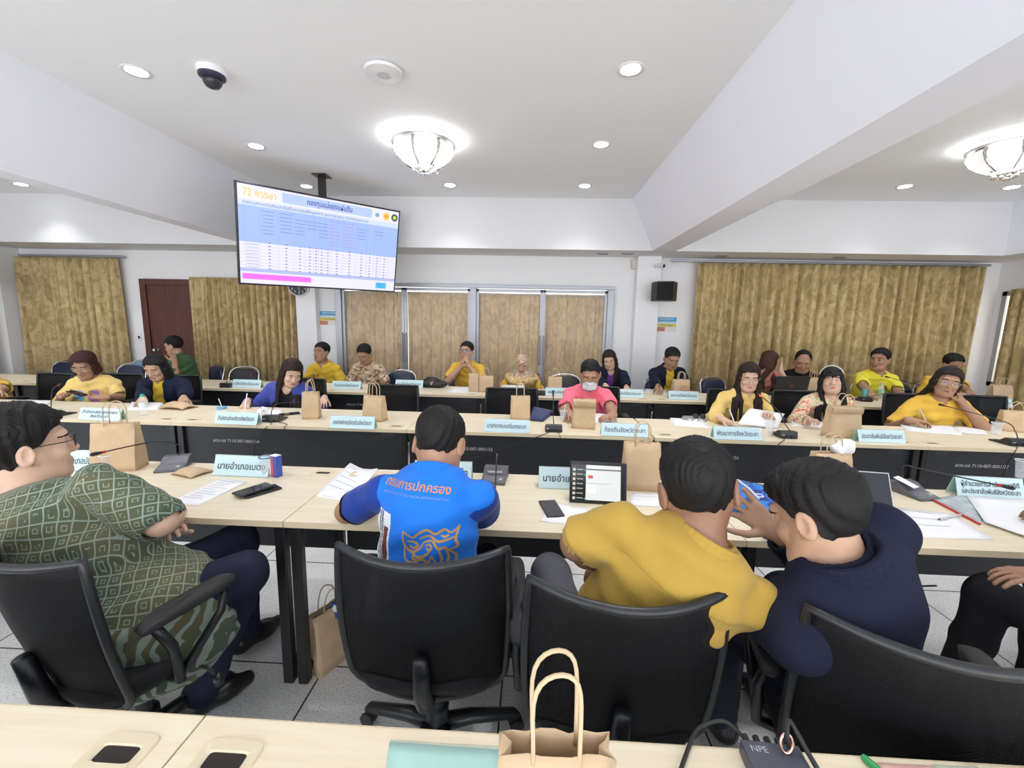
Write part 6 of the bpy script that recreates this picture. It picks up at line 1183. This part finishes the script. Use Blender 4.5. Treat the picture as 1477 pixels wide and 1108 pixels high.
t = thing('drink_can', 'small teal drink can before the man in bright yellow polo', 'can', onz(1246, 575)); MB().lathe([(.024, 0), (.03, .006), (.03, .10), (.024, .112)], 20).build('can_body', mat('teal_can', (.12, .42, .38), .35, .3), t, smooth='angle'); MB().lathe([(.024, .112), (.022, .109), (.001, .109)], 20, cap=False).build('can_top', CHROME, t)
bottle(onz(1269, 576), 'clear water bottle before the man in bright yellow polo', .19, .032, mat('pale_grey', (.6, .6, .62), .5), mat('green_label', (.30, .55, .42), .5))
t = sheet_of([(1275, 575), (1302, 577), (1300, 570), (1278, 569)], 'blue booklet under the arm of the man in bright yellow polo', name='booklet', m_=mat('blue_cover', (.05, .10, .50), .5), cat='book'); t.children[0].modifiers['solid'].thickness = .012
sheet_of([(645, 566), (690, 567), (685, 560), (655, 559)], 'white paper before the man with clasped hands'); sheet_of([(720, 560), (757, 561), (757, 556), (726, 555)], 'white paper before the woman in headscarf'); sheet_of([(928, 566), (960, 569), (962, 563), (932, 561)], 'paper the man in dark blazer writes on')
held_pen('c7', 'R', 'pen in the hand of the man in dark blazer', PLAST)
# nearest table and the floor
p = onz(802, 1085); paper_bag(Vector((.045, .47, .75)), .150, .085, .278, 2, 'large kraft bag on the nearest table at the bottom of the picture', 'kraft bag on the nearest table', seed=21, hl=.115, cord=.003)
sheet_of([(548, 1180), (770, 1200), (725, 1084), (562, 1072)], 'pale blue card folder on the nearest table', .753, name='card_folder', m_=GCARD, cat='folder'); sheet_of([(560, 1120), (770, 1130), (725, 1078), (563, 1068)], 'cream sheet under the pale blue card folder', .7508, m_=mat('cream_paper', (.72, .74, .58), .8))
p = onz(1118, 1112); t = thing('adapter_box', 'dark grey adapter box lettered NPE with cables plugged in behind', 'adapter', p, math.radians(-4)); MB().box((0, 0, .014), (.105, .06, .028)).build('case', mat('slate_case', (.07, .075, .10), .4), t, bevel=.003); text('lettering', 'NPE', .017, mat('faint_white', (.5, .5, .55), .5), t, Matrix.Translation((-.025, .012, .0285)))
for k in range(4): MB().tube([(-.035+.02*k, .028, .014), (-.035+.02*k, .05, .014)], .006, 8).build('plug', RUBBER, t)
q = Vector(p)
cable([q+Vector((-.035, .05, .014)), q+Vector((-.06, .075, .02)), q+Vector((-.10, .072, .012)), q+Vector((-.13, .05, .008)), q+Vector((-.2, -.05, .006))], 'thick black cable looping left of the adapter box', .004); cable([q+Vector((.035, .02, .03)), q+Vector((.02, .01, .065)), q+Vector((.035, .03, .075)), q+Vector((.055, .0, .04)), q+Vector((.07, -.08, .01))], 'black cable curling over the adapter box', .0045); 
t = thing('metal_ring', 'copper coloured plug ring standing on the adapter box', 'ring', q+Vector((.022, .012, .046))); MB().tube([Vector((.011*math.cos(2*PI*k/20), .004*math.sin(2*PI*k/20), .016*math.sin(2*PI*k/20))) for k in range(20)], .0032, 8, closed=True).build('ring_band', mat('copper', (.75, .48, .38), .2, 1.), t, smooth=True)
a, b = onz(1246, 1098), onz(1262, 1112); t = thing('marker_pen', 'green marker lying on the nearest table', 'pen', a); d = b-a; MB().tube([Vector((0, 0, .007)), d*1.0+Vector((0, 0, .007)), d*3+Vector((0, 0, .007))], .0065, 10).build('barrel', mat('green_plastic', (.02, .28, .08), .35), t, smooth='angle'); MB().tube([d*-.18+Vector((0, 0, .007)), Vector((0, 0, .007))], .0055, 10).build('cap', mat('green_plastic', (.02, .28, .08)), t)
sheet_of([(1270, 1150), (1330, 1160), (1345, 1106), (1262, 1101)], 'pink paper on the nearest table beside the green marker', m_=mat('pink_paper', (.78, .48, .42), .8)); sheet_of([(1335, 1150), (1440, 1165), (1410, 1108), (1345, 1104)], 'pale sheet at the bottom right of the nearest table', m_=mat('cream_paper', (.72, .74, .58)))
p = onz(452, 975, 0); paper_bag(Vector((-.875, 1.72, 0)), .20, .11, .27, 62, 'kraft bag standing on the floor by the table leg', 'kraft bag on the floor', seed=31, hl=.09)
t = thing('snack_packet', 'blue and white packet sticking out of the kraft bag on the floor', 'packet', Vector((-.86, 1.72, .235))); MB().box((0, 0, 0), (.05, .02, .09), Matrix.Rotation(.4, 3, 'Y')).build('packet', mat('carton_blue', (.05, .09, .42)), t, bevel=.004); MB().box((.02, -.012, .03), (.03, .004, .03), Matrix.Rotation(.4, 3, 'Y')).build('white_label', WHITEP, t)
cable([Vector((1.48, 1.75, .6)), Vector((1.5, 1.78, .48)), Vector((1.62, 1.8, .44)), Vector((1.8, 1.8, .45))], 'thin black cable under the right table', .004)
